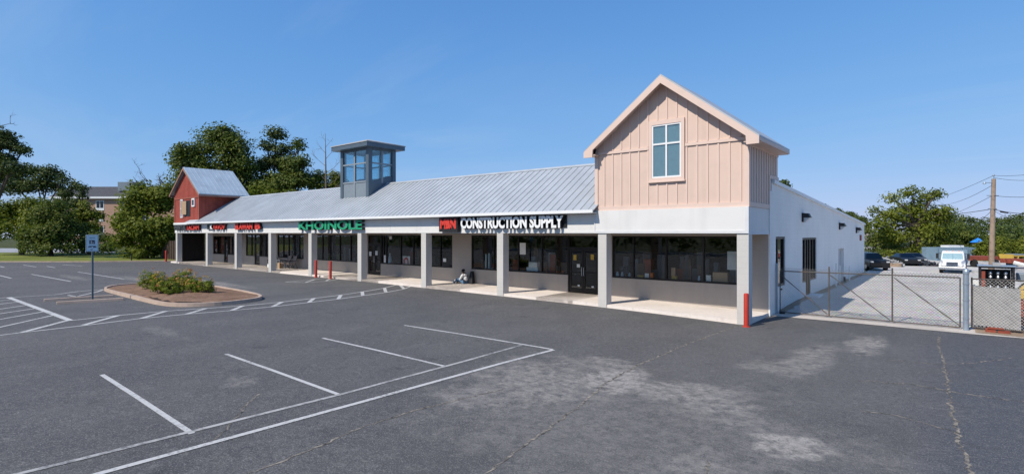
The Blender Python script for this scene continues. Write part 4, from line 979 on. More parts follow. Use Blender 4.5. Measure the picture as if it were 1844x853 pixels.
# backpack against the wall behind the person
bp = MB(); bp.hexa([(-15.62,2.2,pz_),(-15.3,2.2,pz_),(-15.3,2.5,pz_),(-15.62,2.5,pz_)],[(-15.58,2.34,pz_+.72),(-15.4,2.34,pz_+.72),(-15.4,2.54,pz_+.72),(-15.58,2.54,pz_+.72)])
single('backpack', 'black backpack leaning on the wall behind the seated person', 'backpack', bp, M['black'], (-15.45,2.3,pz_), bevel=.06)

# ================================================================ GATE AND FENCE
def mesh_panel(x0, x1, z0, z1, y, step=.095, r=.0048, slope=0):
    m = MB(); W, Hh = x1-x0, z1-z0
    def clip(px, pz, dx, dz):
        t0, t1 = -1e9, 1e9
        for p, d, lo, hi in ((px, dx, x0, x1), (pz, dz, z0, z1)):
            a, b = (lo-p)/d, (hi-p)/d
            if a > b: a, b = b, a
            t0, t1 = max(t0, a), min(t1, b)
        return (px+dx*t0, pz+dz*t0, px+dx*t1, pz+dz*t1) if t1 - t0 > .01 else None
    k = -int(Hh/step) - 1
    while k*step < W + Hh:
        for sgn in (1, -1):
            px = x0 + k*step; c = clip(px, z0 if sgn > 0 else z1, 1, sgn)
            if c: m.tube((c[0], y + .004*sgn, c[1]), (c[2], y + .004*sgn, c[3]), r, None, 3, caps=False)
        k += 1
    return m
YG = 3.45
t = thing('chain_link_gate', 'wide rusty chain link gate across the gravel yard entrance', 'gate', (3.3, YG, 0))
xa, xb, zl, zh = .58, 6.12, .10, 1.73
m = MB(); m.path([(xa,YG,zl),(xa,YG,zh),(xb,YG,zh+.03),(xb,YG,zl),(xa,YG,zl)], .021, 8); build('frame', m, M['rust'], t)
for x in (2.29, 4.26): m = MB(); m.tube((x,YG,zl),(x,YG,zh+(.28 if x > 3 else .24)),.026); build('upright', m, M['rust'], t)
for p, q in (((xa,1.6),(2.25,.16)),((2.34,1.66),(4.2,.14)),((4.32,1.66),(xb,.15))): m = MB(); m.tube((p[0],YG-.03,p[1]),(q[0],YG-.03,q[1]),.017); build('brace', m, M['rust'], t)
build('chain_link', mesh_panel(xa, xb, zl+.03, zh+.14, YG), M['wire'], t)
m = MB(); m.box(xa+.02,YG-.02,.98,xa+.08,YG+.05,1.03); m.tube((2.8,YG-.05,1.45),(2.8,YG-.05,1.62),.035); build('latch', m, M['black'], t)
m = MB(); m.lathe(.66,YG-.02,[(.03,.01),(.11,.02),(.11,.1),(.03,.12)],10); build('gate_wheel', m, M['black'], t)
m = MB(); m.tube((.47,YG-.05,0),(.47,YG-.05,2.0),.035,n=12); m.lathe(.47,YG-.05,[(.045,1.99),(.03,2.04)],10); single('gate_post', 'slim galvanised gate post against the white wall corner', 'post', m, M['galv'], (.47,YG,0))
m = MB(); m.tube((6.27,YG-.1,0),(6.27,YG-.1,1.96),.078,n=14); m.lathe(6.27,YG-.1,[(.09,1.9),(.09,1.98),(.06,2.06),(.02,2.08)],14)
for z in (.4, 1.0, 1.55): m.lathe(6.27,YG-.1,[(.088,z),(.088,z+.05)],14)
single('gate_post', 'thick galvanised gate post between the wide gate and grey sheet panel', 'post', m, M['galv'], (6.27,YG-.1,0))
t = thing('chain_link_fence', 'short run of rusty chain link fence right of the thick post', 'fence', (8.6, 3.6, 0))
m = MB(); m.path([(6.42,3.6,.15),(6.42,3.6,1.78)], .026); m.path([(6.4,3.6,1.73),(10.5,3.66,1.73)], .022); m.path([(6.4,3.6,.12),(10.5,3.66,.12)], .02); build('rails', m, M['rust'], t)
m = MB(); m.tube((8.7,3.64,0),(8.7,3.64,1.8),.03); build('fence_post', m, M['galv'], t)
build('chain_link', mesh_panel(6.42, 10.5, .14, 1.72, 3.61, .095, .0042), M['pillar'], t)
m = MB(); m.hexa([(6.46,3.63,.2),(7.62,3.63,.14),(7.62,3.655,.14),(6.46,3.655,.2)], [(6.44,3.63,1.49),(7.61,3.63,1.46),(7.61,3.655,1.46),(6.44,3.655,1.49)])
single('sheet_panel', 'big weathered grey sheet hung on the fence right of the thick post', 'panel', m, M['sheet'], (7,3.7,.1))
m = MB(); m.box(6.44,3.85,.1,6.6,3.9,1.68); single('white_plank', 'upright white plank standing beside the thick gate post', 'plank', m, M['paper'], (6.5,3.87,.1))
m = MB(); m.box(6.75,3.3,.02,7.0,3.42,.16); m.box(7.05,3.28,.02,7.35,3.44,.12); m.box(6.8,3.27,.16,7.2,3.4,.2)
single('timber_blocks', 'rusty brown timber blocks under the grey sheet panel', 'blocks', m, M['rustred'], (7,3.35,.02))
# machine rack behind the fence
t = thing('machine_rack', 'black steel rack of machine parts with white top behind the grey sheet', 'rack', (7.2, 4.7, .1))
m = MB(); x0, x1, y0, y1 = 6.62, 7.52, 4.35, 5.1
for x in (x0, x1-.06):
    for y in (y0, y1-.06): m.box(x,y,.1,x+.06,y+.06,2.12)
for z in (.45, 1.15, 1.62, 2.06): m.box(x0,y0+.07,z,x1,y1-.07,z+.05)
m.box(x0+.07,y1-.09,.5,x1-.07,y1-.065,2.0)
build('frame', m, M['black'], t)
m = MB(); m.box(x0-.04,y0-.04,2.121,x1+.06,y1,2.15); build('top_board', m, M['galv'], t)
m = MB(); m.box(x0+.35,y0+.1,2.151,x1-.35,y1-.1,2.24); build('white_tray', m, M['sheet'], t)
for k in range(4):
    m = MB(); xx = x0+.30+k*.19
    for zz in (1.22, 1.69): m.lathe(xx,y0+.2,[(.03,zz),(.055,zz+.06),(.025,zz+.12),(.05,zz+.19),(.03,zz+.25)],10)
    build('machine_part', m, M['chrome'], t)
m = MB(); m.box(x0+.06,y0+.02,1.3,x0+.16,y0+.3,1.95); build('rusty_part', m, M['rustred'], t)
m = MB(); m.box(x0+.7,y0+.02,1.21,x0+.95,y0+.3,1.3); build('rusty_part', m, M['rustred'], t)
# machinery heap to the right
t = thing('compressor', 'yellow and grey machine standing right of the black rack', 'machine', (8.03,5,.1))
m = MB(); m.box(7.58,4.6,1.05,9.33,5.5,1.35); m.prism([(7.63,4.6,1.351),(8.33,4.6,1.351),(8.23,4.6,1.62),(7.78,4.6,1.55)],(0,.8,0)); build('hood', m, M['yellow'], t, bevel=.04)
m = MB(); m.box(7.63,4.65,.5,9.13,5.4,1.049); m.tube((7.83,4.55,.45),(7.83,4.7,.45),.3,n=14); m.tube((8.83,4.55,.45),(8.83,4.7,.45),.3,n=14); build('chassis', m, M['rustred'], t)
m = MB(); m.box(7.59,4.7,1.62,8.08,5.3,1.9); m.box(8.13,4.6,1.63,8.58,5.1,1.85); build('tank', m, M['cuplight'], t, bevel=.03)
m = MB(); m.tube((8.18,4.58,1.78),(8.18,4.6,1.78),.12,n=14); build('gauge', m, M['black'], t)
m = MB()
for i in range(14): m.tube((7.9+rnd.random()*2.2,4.1+rnd.random()*.4,.1+i*.04),(9.0+rnd.random()*2,4.1+rnd.random()*.6,.12+i*.045),.03)
single('scrap_pipes', 'heap of rusty pipes behind the fence at the right edge', 'scrap heap', m, M['rustred'], (9,4.3,.1))
m = MB(); m.path([(7.6,6.2,2.2),(8.4,6.0,1.95),(10.5,6.1,1.9)], .07); m.path([(8.2,6,2.3),(8.6,6,1.9)],.05)
single('white_beam', 'long white beam lying above the machines behind the rack', 'beam', m, M['paper'], (9,6,1.9))
# ================================================================ VEHICLES AND YARD
def place(name, label, cat, loc, rz, group=None): return thing(name, label, cat, loc, group, rz)
def truck(loc, rz, label):
    t = place('truck', label, 'truck', loc, rz); t.scale = (.76,.76,.76)          # local: front towards -y, width along x
    L = dict(local=True)
    m = MB(); m.hexa([(-.95,-.2,1.15),(.95,-.2,1.15),(1.0,1.5,1.0),(-1.0,1.5,1.0)],[(-.86,.05,2.1),(.86,.05,2.1),(.92,1.5,2.15),(-.92,1.5,2.15)])
    m.hexa([(-.78,-1.35,.72),(.78,-1.35,.72),(.97,-.15,.72),(-.97,-.15,.72)],[(-.70,-1.28,1.22),(.70,-1.28,1.22),(.93,-.19,1.38),(-.93,-.19,1.38)])
    m.box(-1.0,-.14,.6,1.0,1.5,1.14); m.box(-.86,.12,2.12,.86,1.4,2.2)
    build('cab', m, M['truckwhite'], t, bevel=.06, **L)
    m = MB(); m.hexa([(-.84,-.21,1.42),(.84,-.21,1.42),(.84,-.19,1.42),(-.84,-.19,1.42)],[(-.78,-.005,2.0),(.78,-.005,2.0),(.78,.02,2.0),(-.78,.02,2.0)]); m.box(-.012,-.23,1.4,.012,-.2,2.0); build('windscreen', m, M['tealglass'], t, **L)
    m = MB(); m.hexa([(-.48,-1.40,.70),(.48,-1.40,.70),(.48,-1.352,.70),(-.48,-1.352,.70)],[(-.45,-1.34,1.16),(.45,-1.34,1.16),(.45,-1.29,1.16),(-.45,-1.29,1.16)])
    go = build('grille', m, M['chrome'], t, **L)
    m = MB()
    for i in range(5): m.hexa([(-.42,-1.415,.74+i*.085),(.42,-1.415,.74+i*.085),(.42,-1.36,.74+i*.085),(-.42,-1.36,.74+i*.085)],[(-.42,-1.405,.78+i*.085),(.42,-1.405,.78+i*.085),(.42,-1.35,.78+i*.085),(-.42,-1.35,.78+i*.085)])
    build('slats', m, M['black'], go, **L)
    m = MB(); m.box(-1.05,-1.48,.38,1.05,-1.30,.66); build('bumper', m, M['chrome'], t, bevel=.03, **L)
    for s in (-1, 1):
        m = MB(); m.hexa([(s*.52,-1.36,.78),(s*.86,-1.26,.78),(s*.9,-1.15,.78),(s*.52,-1.2,.78)],[(s*.52,-1.30,1.02),(s*.84,-1.2,1.0),(s*.88,-1.1,1.0),(s*.52,-1.15,1.02)]); build('headlight', m, M['lampglass'], t, **L)
        m = MB(); m.hexa([(s*.78,-1.2,.62),(s*1.08,-1.1,.62),(s*1.08,-.2,.62),(s*.78,-.2,.62)],[(s*.78,-1.15,1.0),(s*1.02,-1.05,.98),(s*1.02,-.2,1.02),(s*.78,-.2,1.04)]); build('fender', m, M['truckwhite'], t, bevel=.05, **L)
        m = MB(); m.box(s*1.12,-.12,1.45,s*1.34,-.02,1.98); m.path([(s*.92,-.05,2.0),(s*1.2,-.07,1.95),(s*1.2,-.07,1.45),(s*.95,-.05,1.35)],.02); build('mirror', m, M['black'], t, **L)
        for y in (-.75, 3.6):
            m = MB(); m.tube((s*.72,y,.45),(s*1.02,y,.45),.45,n=18); w = build('wheel', m, M['tyre'], t, **L)
            m = MB(); m.tube((s*1.021,y,.45),(s*1.04,y,.45),.24,n=14); build('rim', m, M['chrome'], w, **L)
    m = MB(); m.box(-1.1,1.6,.85,1.1,5.4,1.0); m.box(-1.12,1.6,1.001,1.12,1.72,2.35); m.box(-1.12,1.73,1.001,-1.06,5.4,1.4); m.box(1.06,1.73,1.001,1.12,5.4,1.4); m.box(-1.06,5.34,1.001,1.06,5.4,1.4); m.box(-.5,-.9,.45,.5,5.3,.6)
    build('flatbed', m, M['container'], t, **L)
    for x in (-.5, 0, .5): m = MB(); m.box(x-.06,.2,2.2,x+.06,.28,2.25); build('roof_light', m, M['orange'], t, **L)
truck((5.79,34.10,0.15), -0.03, 'white flatbed truck parked nose first in the gravel yard')

def car(name, label, loc, rz, paintm, prof, glass, group=None, w=.86, h_axle=.33, wb=(-1.35,1.35), wheels=True):
    """prof: side outline (y,z) front at -y; glass: side window outlines"""
    t = place(name, label, 'car', loc, rz, group); t.scale = (.8,.8,.8); L = dict(local=True)
    n = len(prof); vs = []
    for s in (-1, 1):
        for y, z in prof: vs.append((s*(w if z < .98 else w - .28*(z-.98)/.55), y, z))
    m = MB(); m.add(vs, [list(range(n))[::-1], [n+i for i in range(n)]] + [(i, (i+1) % n, n+(i+1) % n, n+i) for i in range(n)])
    build('body', m, paintm, t, bevel=.05, **L)
    for s in (-1, 1):
        for poly in glass['side']:
            m = MB(); m.prism([(s*((w if z < .98 else w - .28*(z-.98)/.55)+.004), y, z) for y, z in poly], (s*.008,0,0)); build('side_window', m, M['carglass'], t, **L)
        for y in wb:
            m = MB(); m.tube((s*(w-.2),y,h_axle),(s*(w+.03),y,h_axle),h_axle,n=18); wo = build('wheel', m, M['tyre'], t, **L)
            m = MB(); m.tube((s*(w+.031),y,h_axle),(s*(w+.045),y,h_axle),h_axle*.6,n=12); build('rim', m, M['chrome'], wo, **L)
        y, z = glass['lamp']; m = MB(); m.box(s*(w-.36),y-.03,z,s*(w-.06),y+.1,z+.14); build('headlight', m, M['lampglass'], t, bevel=.02, **L)
    (y0,z0),(y1,z1) = glass['front']; d = Vector((0,-(z1-z0),(y1-y0))).normalized()*.012
    m = MB(); a, b = w-.14, w-.34
    m.add([(-a,y0+d.y,z0+d.z),(a,y0+d.y,z0+d.z),(b,y1+d.y,z1+d.z),(-b,y1+d.y,z1+d.z)],[(0,1,2,3)]); build('windscreen', m, M['carglass'], t, **L)
    m = MB(); yb = glass['lamp'][0]; m.box(-.5,yb-.04,glass['lamp'][1]-.1,.5,yb+.02,glass['lamp'][1]+.08); m.box(-w+.02,yb-.05,.28,w-.02,yb+.02,.42); build('grille', m, M['black'], t, **L)
    return t
SED = [(-2.2,.3),(-2.25,.62),(-2.1,.82),(-1.0,.98),(-.35,1.4),(.75,1.42),(1.4,1.02),(2.1,.95),(2.2,.6),(2.15,.3)]
SEDG = dict(side=[[(-.75,1.0),(-.3,1.33),(.15,1.35),(.15,1.0)],[(.2,1.0),(.2,1.35),(.7,1.34),(1.15,1.02)]], front=((-1.0,.99),(-.36,1.39)), lamp=(-2.22,.62))
SUV = [(-2.3,.4),(-2.35,.85),(-2.2,1.08),(-1.1,1.15),(-.7,1.75),(1.9,1.8),(2.25,1.15),(2.3,.4)]
SUVG = dict(side=[[(-.95,1.18),(-.62,1.66),(.2,1.7),(.2,1.18)],[(.26,1.18),(.26,1.7),(1.1,1.7),(1.1,1.18)],[(1.16,1.18),(1.16,1.7),(1.8,1.7),(2.05,1.18)]], front=((-1.1,1.16),(-.71,1.73)), lamp=(-2.33,.82))
PU = [(-2.5,.45),(-2.55,.9),(-2.4,1.1),(-1.2,1.2),(-.7,1.8),(.6,1.84),(.75,1.25),(2.7,1.22),(2.75,.5)]
PUG = dict(side=[[(-1.0,1.24),(-.62,1.7),(.5,1.74),(.55,1.24)]], front=((-1.2,1.21),(-.71,1.78)), lamp=(-2.53,.85))
car('parked_van', 'black tall vehicle half hidden behind the rear corner of the white wall', (0.30,34.93,0.15), .5, M['carblack'], SUV, SUVG, w=.95, h_axle=.38, wb=(-1.45,1.45))
car('parked_car', 'black car with silver windscreen under the big tree, left of two', (2.15,44.25,0.15), .42, M['carblack'], SED, SEDG, 'dark cars under the big tree')
car('parked_car', 'black car under the big tree, right of two and nearer the fence', (2.75,46.05,0.15), .30, M['cargrey'], SED, SEDG, 'dark cars under the big tree')
car('parked_car', 'white car half hidden behind the dark shrubs beyond the lawn', (-125.91,5.89,0.36), 1.9, M['carwhite'], SED, SEDG)
# scrap pile left of the cars
t = thing('scrap_pile', 'pile of pale scrap metal and boards left of the black cars', 'scrap pile', (1.07,40.76,0.15)); b = (1.07,40.76,0.15)
m = MB()
for i in range(60):
    u = rnd.uniform(-1.1,1.1); v = rnd.uniform(-.6,.6); zz = b[2] + rnd.random()*.95*(1-abs(u)/1.3); c = Vector((b[0]+u, b[1]+v, zz)); d = Vector((rnd.gauss(0,1),rnd.gauss(0,1),rnd.gauss(0,.4))).normalized()*rnd.uniform(.15,.45); e = d.orthogonal().normalized()*rnd.uniform(.03,.12); f = d.cross(e).normalized()*.03
    m.hexa([c-d-e-f,c+d-e-f,c+d+e-f,c-d+e-f],[c-d-e+f,c+d-e+f,c+d+e+f,c-d+e+f])
build('scrap', m, M['sheet'], t)
m = MB(); m.box(b[0]-1.2,b[1]-.7,b[2]-.1,b[0]+1.1,b[1]+.6,b[2]+.35); build('lower_boards', m, M['wood'], t)
# rubble along the back of the yard
t0 = MB(); 
for i in range(70):
    f = rnd.random(); a = (3.16,43.79,0.15); c2 = (4.89,43.92,0.15); c = Vector((a[0]+(c2[0]-a[0])*f+rnd.gauss(0,.2), a[1]+(c2[1]-a[1])*f+rnd.gauss(0,.2), a[2]+rnd.random()*.35)); d = rnd.uniform(.08,.22)
    q = [Vector((rnd.gauss(0,d),rnd.gauss(0,d),rnd.gauss(0,d*.6))) for _ in range(4)]; t0.add([c+v for v in q], [(0,1,2),(0,2,3),(0,3,1),(1,3,2)])
single('rubble_heap', 'low heap of dark rubble between the cars and the truck', 'rubble', t0, M['cargrey'], (4.05,43.23,0.15))
# container, trailer, pole, playground
def slab(mb, p, q, z0, z1, d):
    p, q = Vector((p[0],p[1],0)), Vector((q[0],q[1],0)); e = q - p; nrm_ = Vector((-e.y, e.x, 0)).normalized()*d
    P = [p, q, q+nrm_, p+nrm_]; mb.hexa([(v.x,v.y,z0) for v in P], [(v.x,v.y,z1) for v in P])
t = thing('container', 'blue grey storage container standing behind the white truck', 'container', (6.38,58.12,0.15)); m = MB()
slab(m, (4.37,56.46,0.15), (8.24,59.66,0.15), .15, 1.62, 2.3); build('body', m, M['container'], t)
m = MB(); 
a, c = Vector((4.38,56.41,0.15)), Vector((8.24,59.61,0.15))
for i in range(24): 
    p = a + (c-a)*(i/24); q = a + (c-a)*((i+.45)/24); slab(m, p, q, .3, 1.55, .05)
build('corrugation', m, M['container'], t)
m = MB(); slab(m, (5.37,57.94,0.15), (6.67,59.01,0.15), 1.621, 1.85, 1.2); build('white_hatch', m, M['paper'], t)
t = thing('trailer', 'rust red trailer side standing behind the rack and truck', 'trailer', (7.87,45.09,0.15)); m = MB()
slab(m, (6.78,44.19,0.15), (9.04,46.05,0.15), .75, 1.12, 1.8); build('bed', m, M['rustred'], t)
m = MB(); slab(m, (9.00,44.72,0.15), (10.47,43.34,0.15), .6, .98, 1.5); build('tarp', m, M['rustred'], t)
for px in (((7.17,44.51,0.15)),((8.65,45.73,0.15))):
    m = MB(); v = Vector(px); m.tube((v.x,v.y,.5),(v.x+.15,v.y+.12,.5),.35,n=14); build('wheel', m, M['tyre'], t)
t = thing('excavator', 'yellow construction machine at the right edge beyond the trailer', 'machine', (10.62,48.65,0.15)); m = MB()
slab(m, (10.10,48.22,0.15), (11.49,49.37,0.15), .62, .82, 1.4); slab(m, (10.06,48.19,0.15), (10.14,48.26,0.15), .83, 1.25, 1.4); slab(m, (10.42,48.49,0.15), (10.50,48.55,0.15), .83, 1.05, 1.4); slab(m, (10.16,48.27,0.15), (11.49,49.37,0.15), 1.06, 1.14, 1.4); build('boom_frame', m, M['yellow'], t)
m = MB(); slab(m, (10.20,48.56,0.15), (11.11,49.32,0.15), 1.15, 1.28, 1.0); build('roof', m, M['cuplight'], t)
m = MB(); slab(m, (10.28,48.77,0.15), (11.44,49.72,0.15), .2, .61, 1.0); build('crawler', m, M['black'], t)
# playground shelters
def shelter(c, wide, h, label):
    c = Vector(c); r = wide/2
    t = thing('play_shelter', label, 'shelter', (c.x, c.y, .2), 'blue roofed playground shelters'); m = MB()
    m.add([(c.x-r,c.y-r,c.z),(c.x+r,c.y-r,c.z),(c.x+r,c.y+r,c.z),(c.x-r,c.y+r,c.z),(c.x,c.y,c.z+h)], [(0,3,2,1),(0,1,4),(1,2,4),(2,3,4),(3,0,4)]); build('roof', m, M['bluefab'], t)
    for sx in (-.6,.6):
        for sy in (-.6,.6): m = MB(); m.box(c.x+r*sx-.06,c.y+r*sy-.06,.2,c.x+r*sx+.06,c.y+r*sy+.06,c.z-.01); build('post', m, M['wood'], t)
    m = MB(); m.box(c.x-r*.6,c.y-r*.6,c.z-1.9,c.x+r*.6,c.y+r*.6,c.z-1.8); build('deck', m, M['orange'], t)
shelter((8.32,79.18,1.94), 1.75, .62, 'bright blue pyramid roof on wooden posts, left of the utility pole')
shelter((11.53,90.92,1.99), 1.3, .5, 'dull blue pyramid roof among the bushes, right of the utility pole')
shelter((13.75,92.75,1.48), 1.4, .45, 'dull blue roof low among the bushes at the right edge')
# utility pole and wires
pb = Vector((8.11,36.20,0.15)); pt = Vector((8.26,36.33,7.46))
t = thing('utility_pole', 'tall brown wooden utility pole with a lamp arm behind the trailer', 'utility pole', (pb.x, pb.y, .15))
m = MB(); m.tube((pb.x,pb.y,-.1), pt, .19, .14, 12); build('pole', m, M['wood'], t, smooth=True)
m = MB(); m.tube(pt, pt+Vector((0,0,.3)), .03); m.lathe(pt.x,pt.y,[(.05,pt.z+.2),(.08,pt.z+.28),(.05,pt.z+.36)],8); build('insulator', m, M['galv'], t)
A = Vector((8.25,36.31,7.16)); B = Vector((7.69,35.59,7.14)); m = MB(); m.tube(A, B, .025); m.lathe(B.x,B.y,[(.03,B.z-.12),(.11,B.z-.08),(.08,B.z+.05)],10); build('lamp_arm', m, M['galv'], t)
m = MB(); Q = Vector((8.20,36.27,6.16)); m.tube(Q+Vector((-.35,-.28,0)), Q+Vector((.35,.28,0)), .03); Q = Vector((8.18,36.26,5.12)); m.tube(Q+Vector((-.25,-.2,0)), Q+Vector((.25,.2,0)), .05); build('crossarm', m, M['galv'], t)
def wire(label, a, b, sag, r=.016):
    a, b = Vector(a), Vector(b); P = [a + (b-a)*(i/16) - Vector((0,0,sag*4*(i/16)*(1-i/16))) for i in range(17)]
    m = MB(); m.path(P, r, 4); single('overhead_wire', label, 'wire', m, M['black'], a, 'overhead wires at the utility pole')
wire('topmost wire running left from the utility pole top', (8.25,36.31,7.72), (1.67,99.63,8.85), .3)
wire('second wire running left below the lamp arm', (8.21,36.29,6.99), (1.90,99.82,8.75), 1.0)
wire('wire running left from the pole middle bracket', (8.18,36.26,6.16), (3.56,101.19,5.91), .3)
wire('thick lowest cable running left into the big tree', (8.18,36.26,5.12), (-0.22,98.07,6.30), .3, .03)
wire('steep wire running left below the lowest cable', (8.18,36.26,5.04), (7.27,97.77,5.02), .6)
wire('topmost wire running right to the picture edge', (8.28,36.34,7.72), (11.68,31.37,7.61), .2)
wire('second wire running right to the picture edge', (8.28,36.34,7.55), (11.68,31.37,7.16), .3)
wire('middle wire running right from the bracket', (8.21,36.29,6.16), (11.68,31.37,5.93), .2, .02)
wire('thick lowest cable running right with a black splice', (8.18,36.26,5.12), (11.68,31.37,4.86), .35, .03)
wire('slack service wire running right below the lowest cable', (8.18,36.26,5.04), (11.39,33.72,4.20), .5)
m = MB(); m.tube((8.64,35.86,4.88), (9.03,35.40,4.78), .06); single('cable_splice', 'black splice case hanging on the lowest cable right of the pole', 'splice case', m, M['black'], (8.81,35.49,4.83))
# pale building behind the trees
t = thing('pale_building', 'pale low building glimpsed behind the tree at the rear corner', 'building', (-6.12,99.68,0.28)); m = MB()
slab(m, (-7.87,98.24,0.30), (-0.55,104.29,0.16), .2, 1.6, 8); build('wall', m, M['stucco'], t)
m = MB(); slab(m, (-8.04,97.45,0.30), (-0.12,103.99,0.15), 1.601, 3.1, 9); build('roof', m, paint('pale_pink_roof', (.45,.38,.36), .8, .08, 1), t)

# apartment block behind the left trees
t = thing('apartment_block', 'brick apartment block with grey shingle roof behind the left trees', 'building', (-175.08,24.93,0.40))
pa, pb_ = Vector((-188.20,14.09,0.40)), Vector((-160.16,37.26,0.40))
m = MB(); zE, zR = 13.0, 16.6
slab(m, pa, pb_, .2, zE, 12); build('wall', m, M['brick'], t)
e = (pb_-pa).normalized(); nn = Vector((-e.y, e.x, 0))
q = [pa - nn*.8 - e*.5, pb_ - nn*.8 + e*.5, pb_ + nn*6, pa + nn*6]
m = MB(); m.hexa([(q[0].x,q[0].y,zE),(q[1].x,q[1].y,zE),(q[2].x,q[2].y,zR-.3),(q[3].x,q[3].y,zR-.3)],[(q[0].x,q[0].y,zE+.3),(q[1].x,q[1].y,zE+.3),(q[2].x,q[2].y,zR),(q[3].x,q[3].y,zR)]); rf_ = build('roof', m, M['shingle'], t)
m = MB(); g0 = Vector((-176.65,26.23,0.40)); g1 = Vector((-173.26,29.03,0.40)); slab(m, g0, g1, zR-1.5, 17.6, 5); build('roof_box', m, M['cuplight'], rf_)
m = MB(); slab(m, pa-nn*.85-e*.5, pb_-nn*.85+e*.5, zE-.25, zE+.28, .04); build('eave_board', m, M['trimwhite'], t)
for fr_ in (.19, .362, .54, .71):
    for (z0, z1) in ((9.5,12.2),(6.4,8.2),(2.6,5.0)):
        c = pa.lerp(pb_, fr_); m = MB(); p0 = c - nn*.06 - e*1.15; slab(m, p0, p0+e*2.3, z0, z1, .05); wo = build('window', m, M['trimwhite'], t)
        m = MB(); p0 = c - nn*.10 - e*.95; slab(m, p0, p0+e*.85, z0+.7, z1-.15, .03); p0 = c - nn*.10 + e*.1; slab(m, p0, p0+e*.85, z0+.7, z1-.15, .03); build('pane', m, M['carglass'], wo)
# brown board fence past the barn end
t = thing('board_fence', 'dark brown board fence with pale battens past the barn end', 'fence', (-60,2.4,.3))
m = MB(); xs_ = [-65.2+i*.56 for i in range(20)]
for i in range(19):
    h = min(1.0, .55+.12*i)*2.05; m.box(xs_[i],2.4+.08*i*0,.25,xs_[i+1]-.02,2.44,.3+h)
build('boards', m, M['fence'], t)
m = MB()
for i in range(20): h = min(1.0, .55+.12*i)*2.05; m.box(xs_[i]-.06,2.33,.25,xs_[i]+.03,2.399,.32+h)
build('battens', m, M['fencelight'], t)
m = MB(); c = (-62.92,-1.30,0.25); m.tube((c[0],c[1],.25),(c[0],c[1],1.05),.05); single('marker_post', 'short dark post standing on the lawn edge', 'post', m, M['black'], (c[0],c[1],.25))

# ================================================================ TREES AND SHRUBS
def leaf_obj(name, mat, parent, base, clumps, leaf, rng, aspect=.5):
    """clumps: rows (x,y,z,r,count,tint,ox,oy,oz) ; leaf: leaf length. One mesh of many small rhombic leaves"""
    C, T, Nn = [], [], []
    for x, y, z, r, n, ti, ox, oy, oz in clumps:
        n = int(n); d = rng.normal(size=(n,3)); d /= np.linalg.norm(d, axis=1)[:,None]; rr = rng.random(n)**.45*r
        p = d*rr[:,None]; p[:,2] *= .72; C.append(p + np.array([x,y,z])); T.append(np.clip(ti + rng.normal(0,.16,n), 0, 1))
        Nn.append(d*.7 + np.array([ox,oy,oz])*.5 + np.array([0,0,.45]) + rng.normal(0,.45,(n,3)))
    C = np.concatenate(C); T = np.concatenate(T); Nn = np.concatenate(Nn); n = len(C)
    Nn /= np.linalg.norm(Nn, axis=1)[:,None]; t = np.cross(Nn, rng.normal(size=(n,3))); t /= np.linalg.norm(t, axis=1)[:,None]; b = np.cross(Nn, t)
    L = leaf*rng.uniform(.6,1.25,n)[:,None]*.5; C = C - np.array(base)
    V_ = np.stack([C - t*L, C + b*L*aspect, C + t*L + Nn*L*.25, C - b*L*aspect], 1).reshape(-1,3)
    me = bpy.data.meshes.new(name); me.vertices.add(4*n); me.vertices.foreach_set('co', V_.astype(np.float32).ravel())
    me.loops.add(4*n); me.loops.foreach_set('vertex_index', np.arange(4*n, dtype=np.int32)); me.polygons.add(n)
    me.polygons.foreach_set('loop_start', np.arange(0,4*n,4,dtype=np.int32)); me.polygons.foreach_set('loop_total', np.full(n,4,dtype=np.int32)); me.update()
    at = me.attributes.new('tint', 'FLOAT', 'POINT'); at.data.foreach_set('value', np.repeat(T,4).astype(np.float32))
    me.materials.append(mat); me.validate(); o = bpy.data.objects.new(name, me); COL.objects.link(o)
    if parent is not None: o.parent = parent
    return o
def lobe_clumps(lobes, per, cr, count, rng, shell=(.5,1.05), tint=(.5,.2), low=-.75):
    out = []
    for (x, y, z, rx, rv) in lobes:
        rx, rv = max(.5*rx, rx - .35*cr), max(.5*rv, rv - .35*cr)
        k = max(4, int(per*9*rx*rv))
        for _ in range(k):
            d = rng.normal(size=3); d /= np.linalg.norm(d)
            if d[2] < low: d[2] *= -.6
            s = rng.uniform(*shell); c = cr*rng.uniform(.6,1.3)
            out.append((x+d[0]*rx*s, y+d[1]*rx*s, z+d[2]*rv*s, c, count*(c/cr)**2, np.clip(rng.normal(*tint),0,1), d[0], d[1], d[2]))
    return out
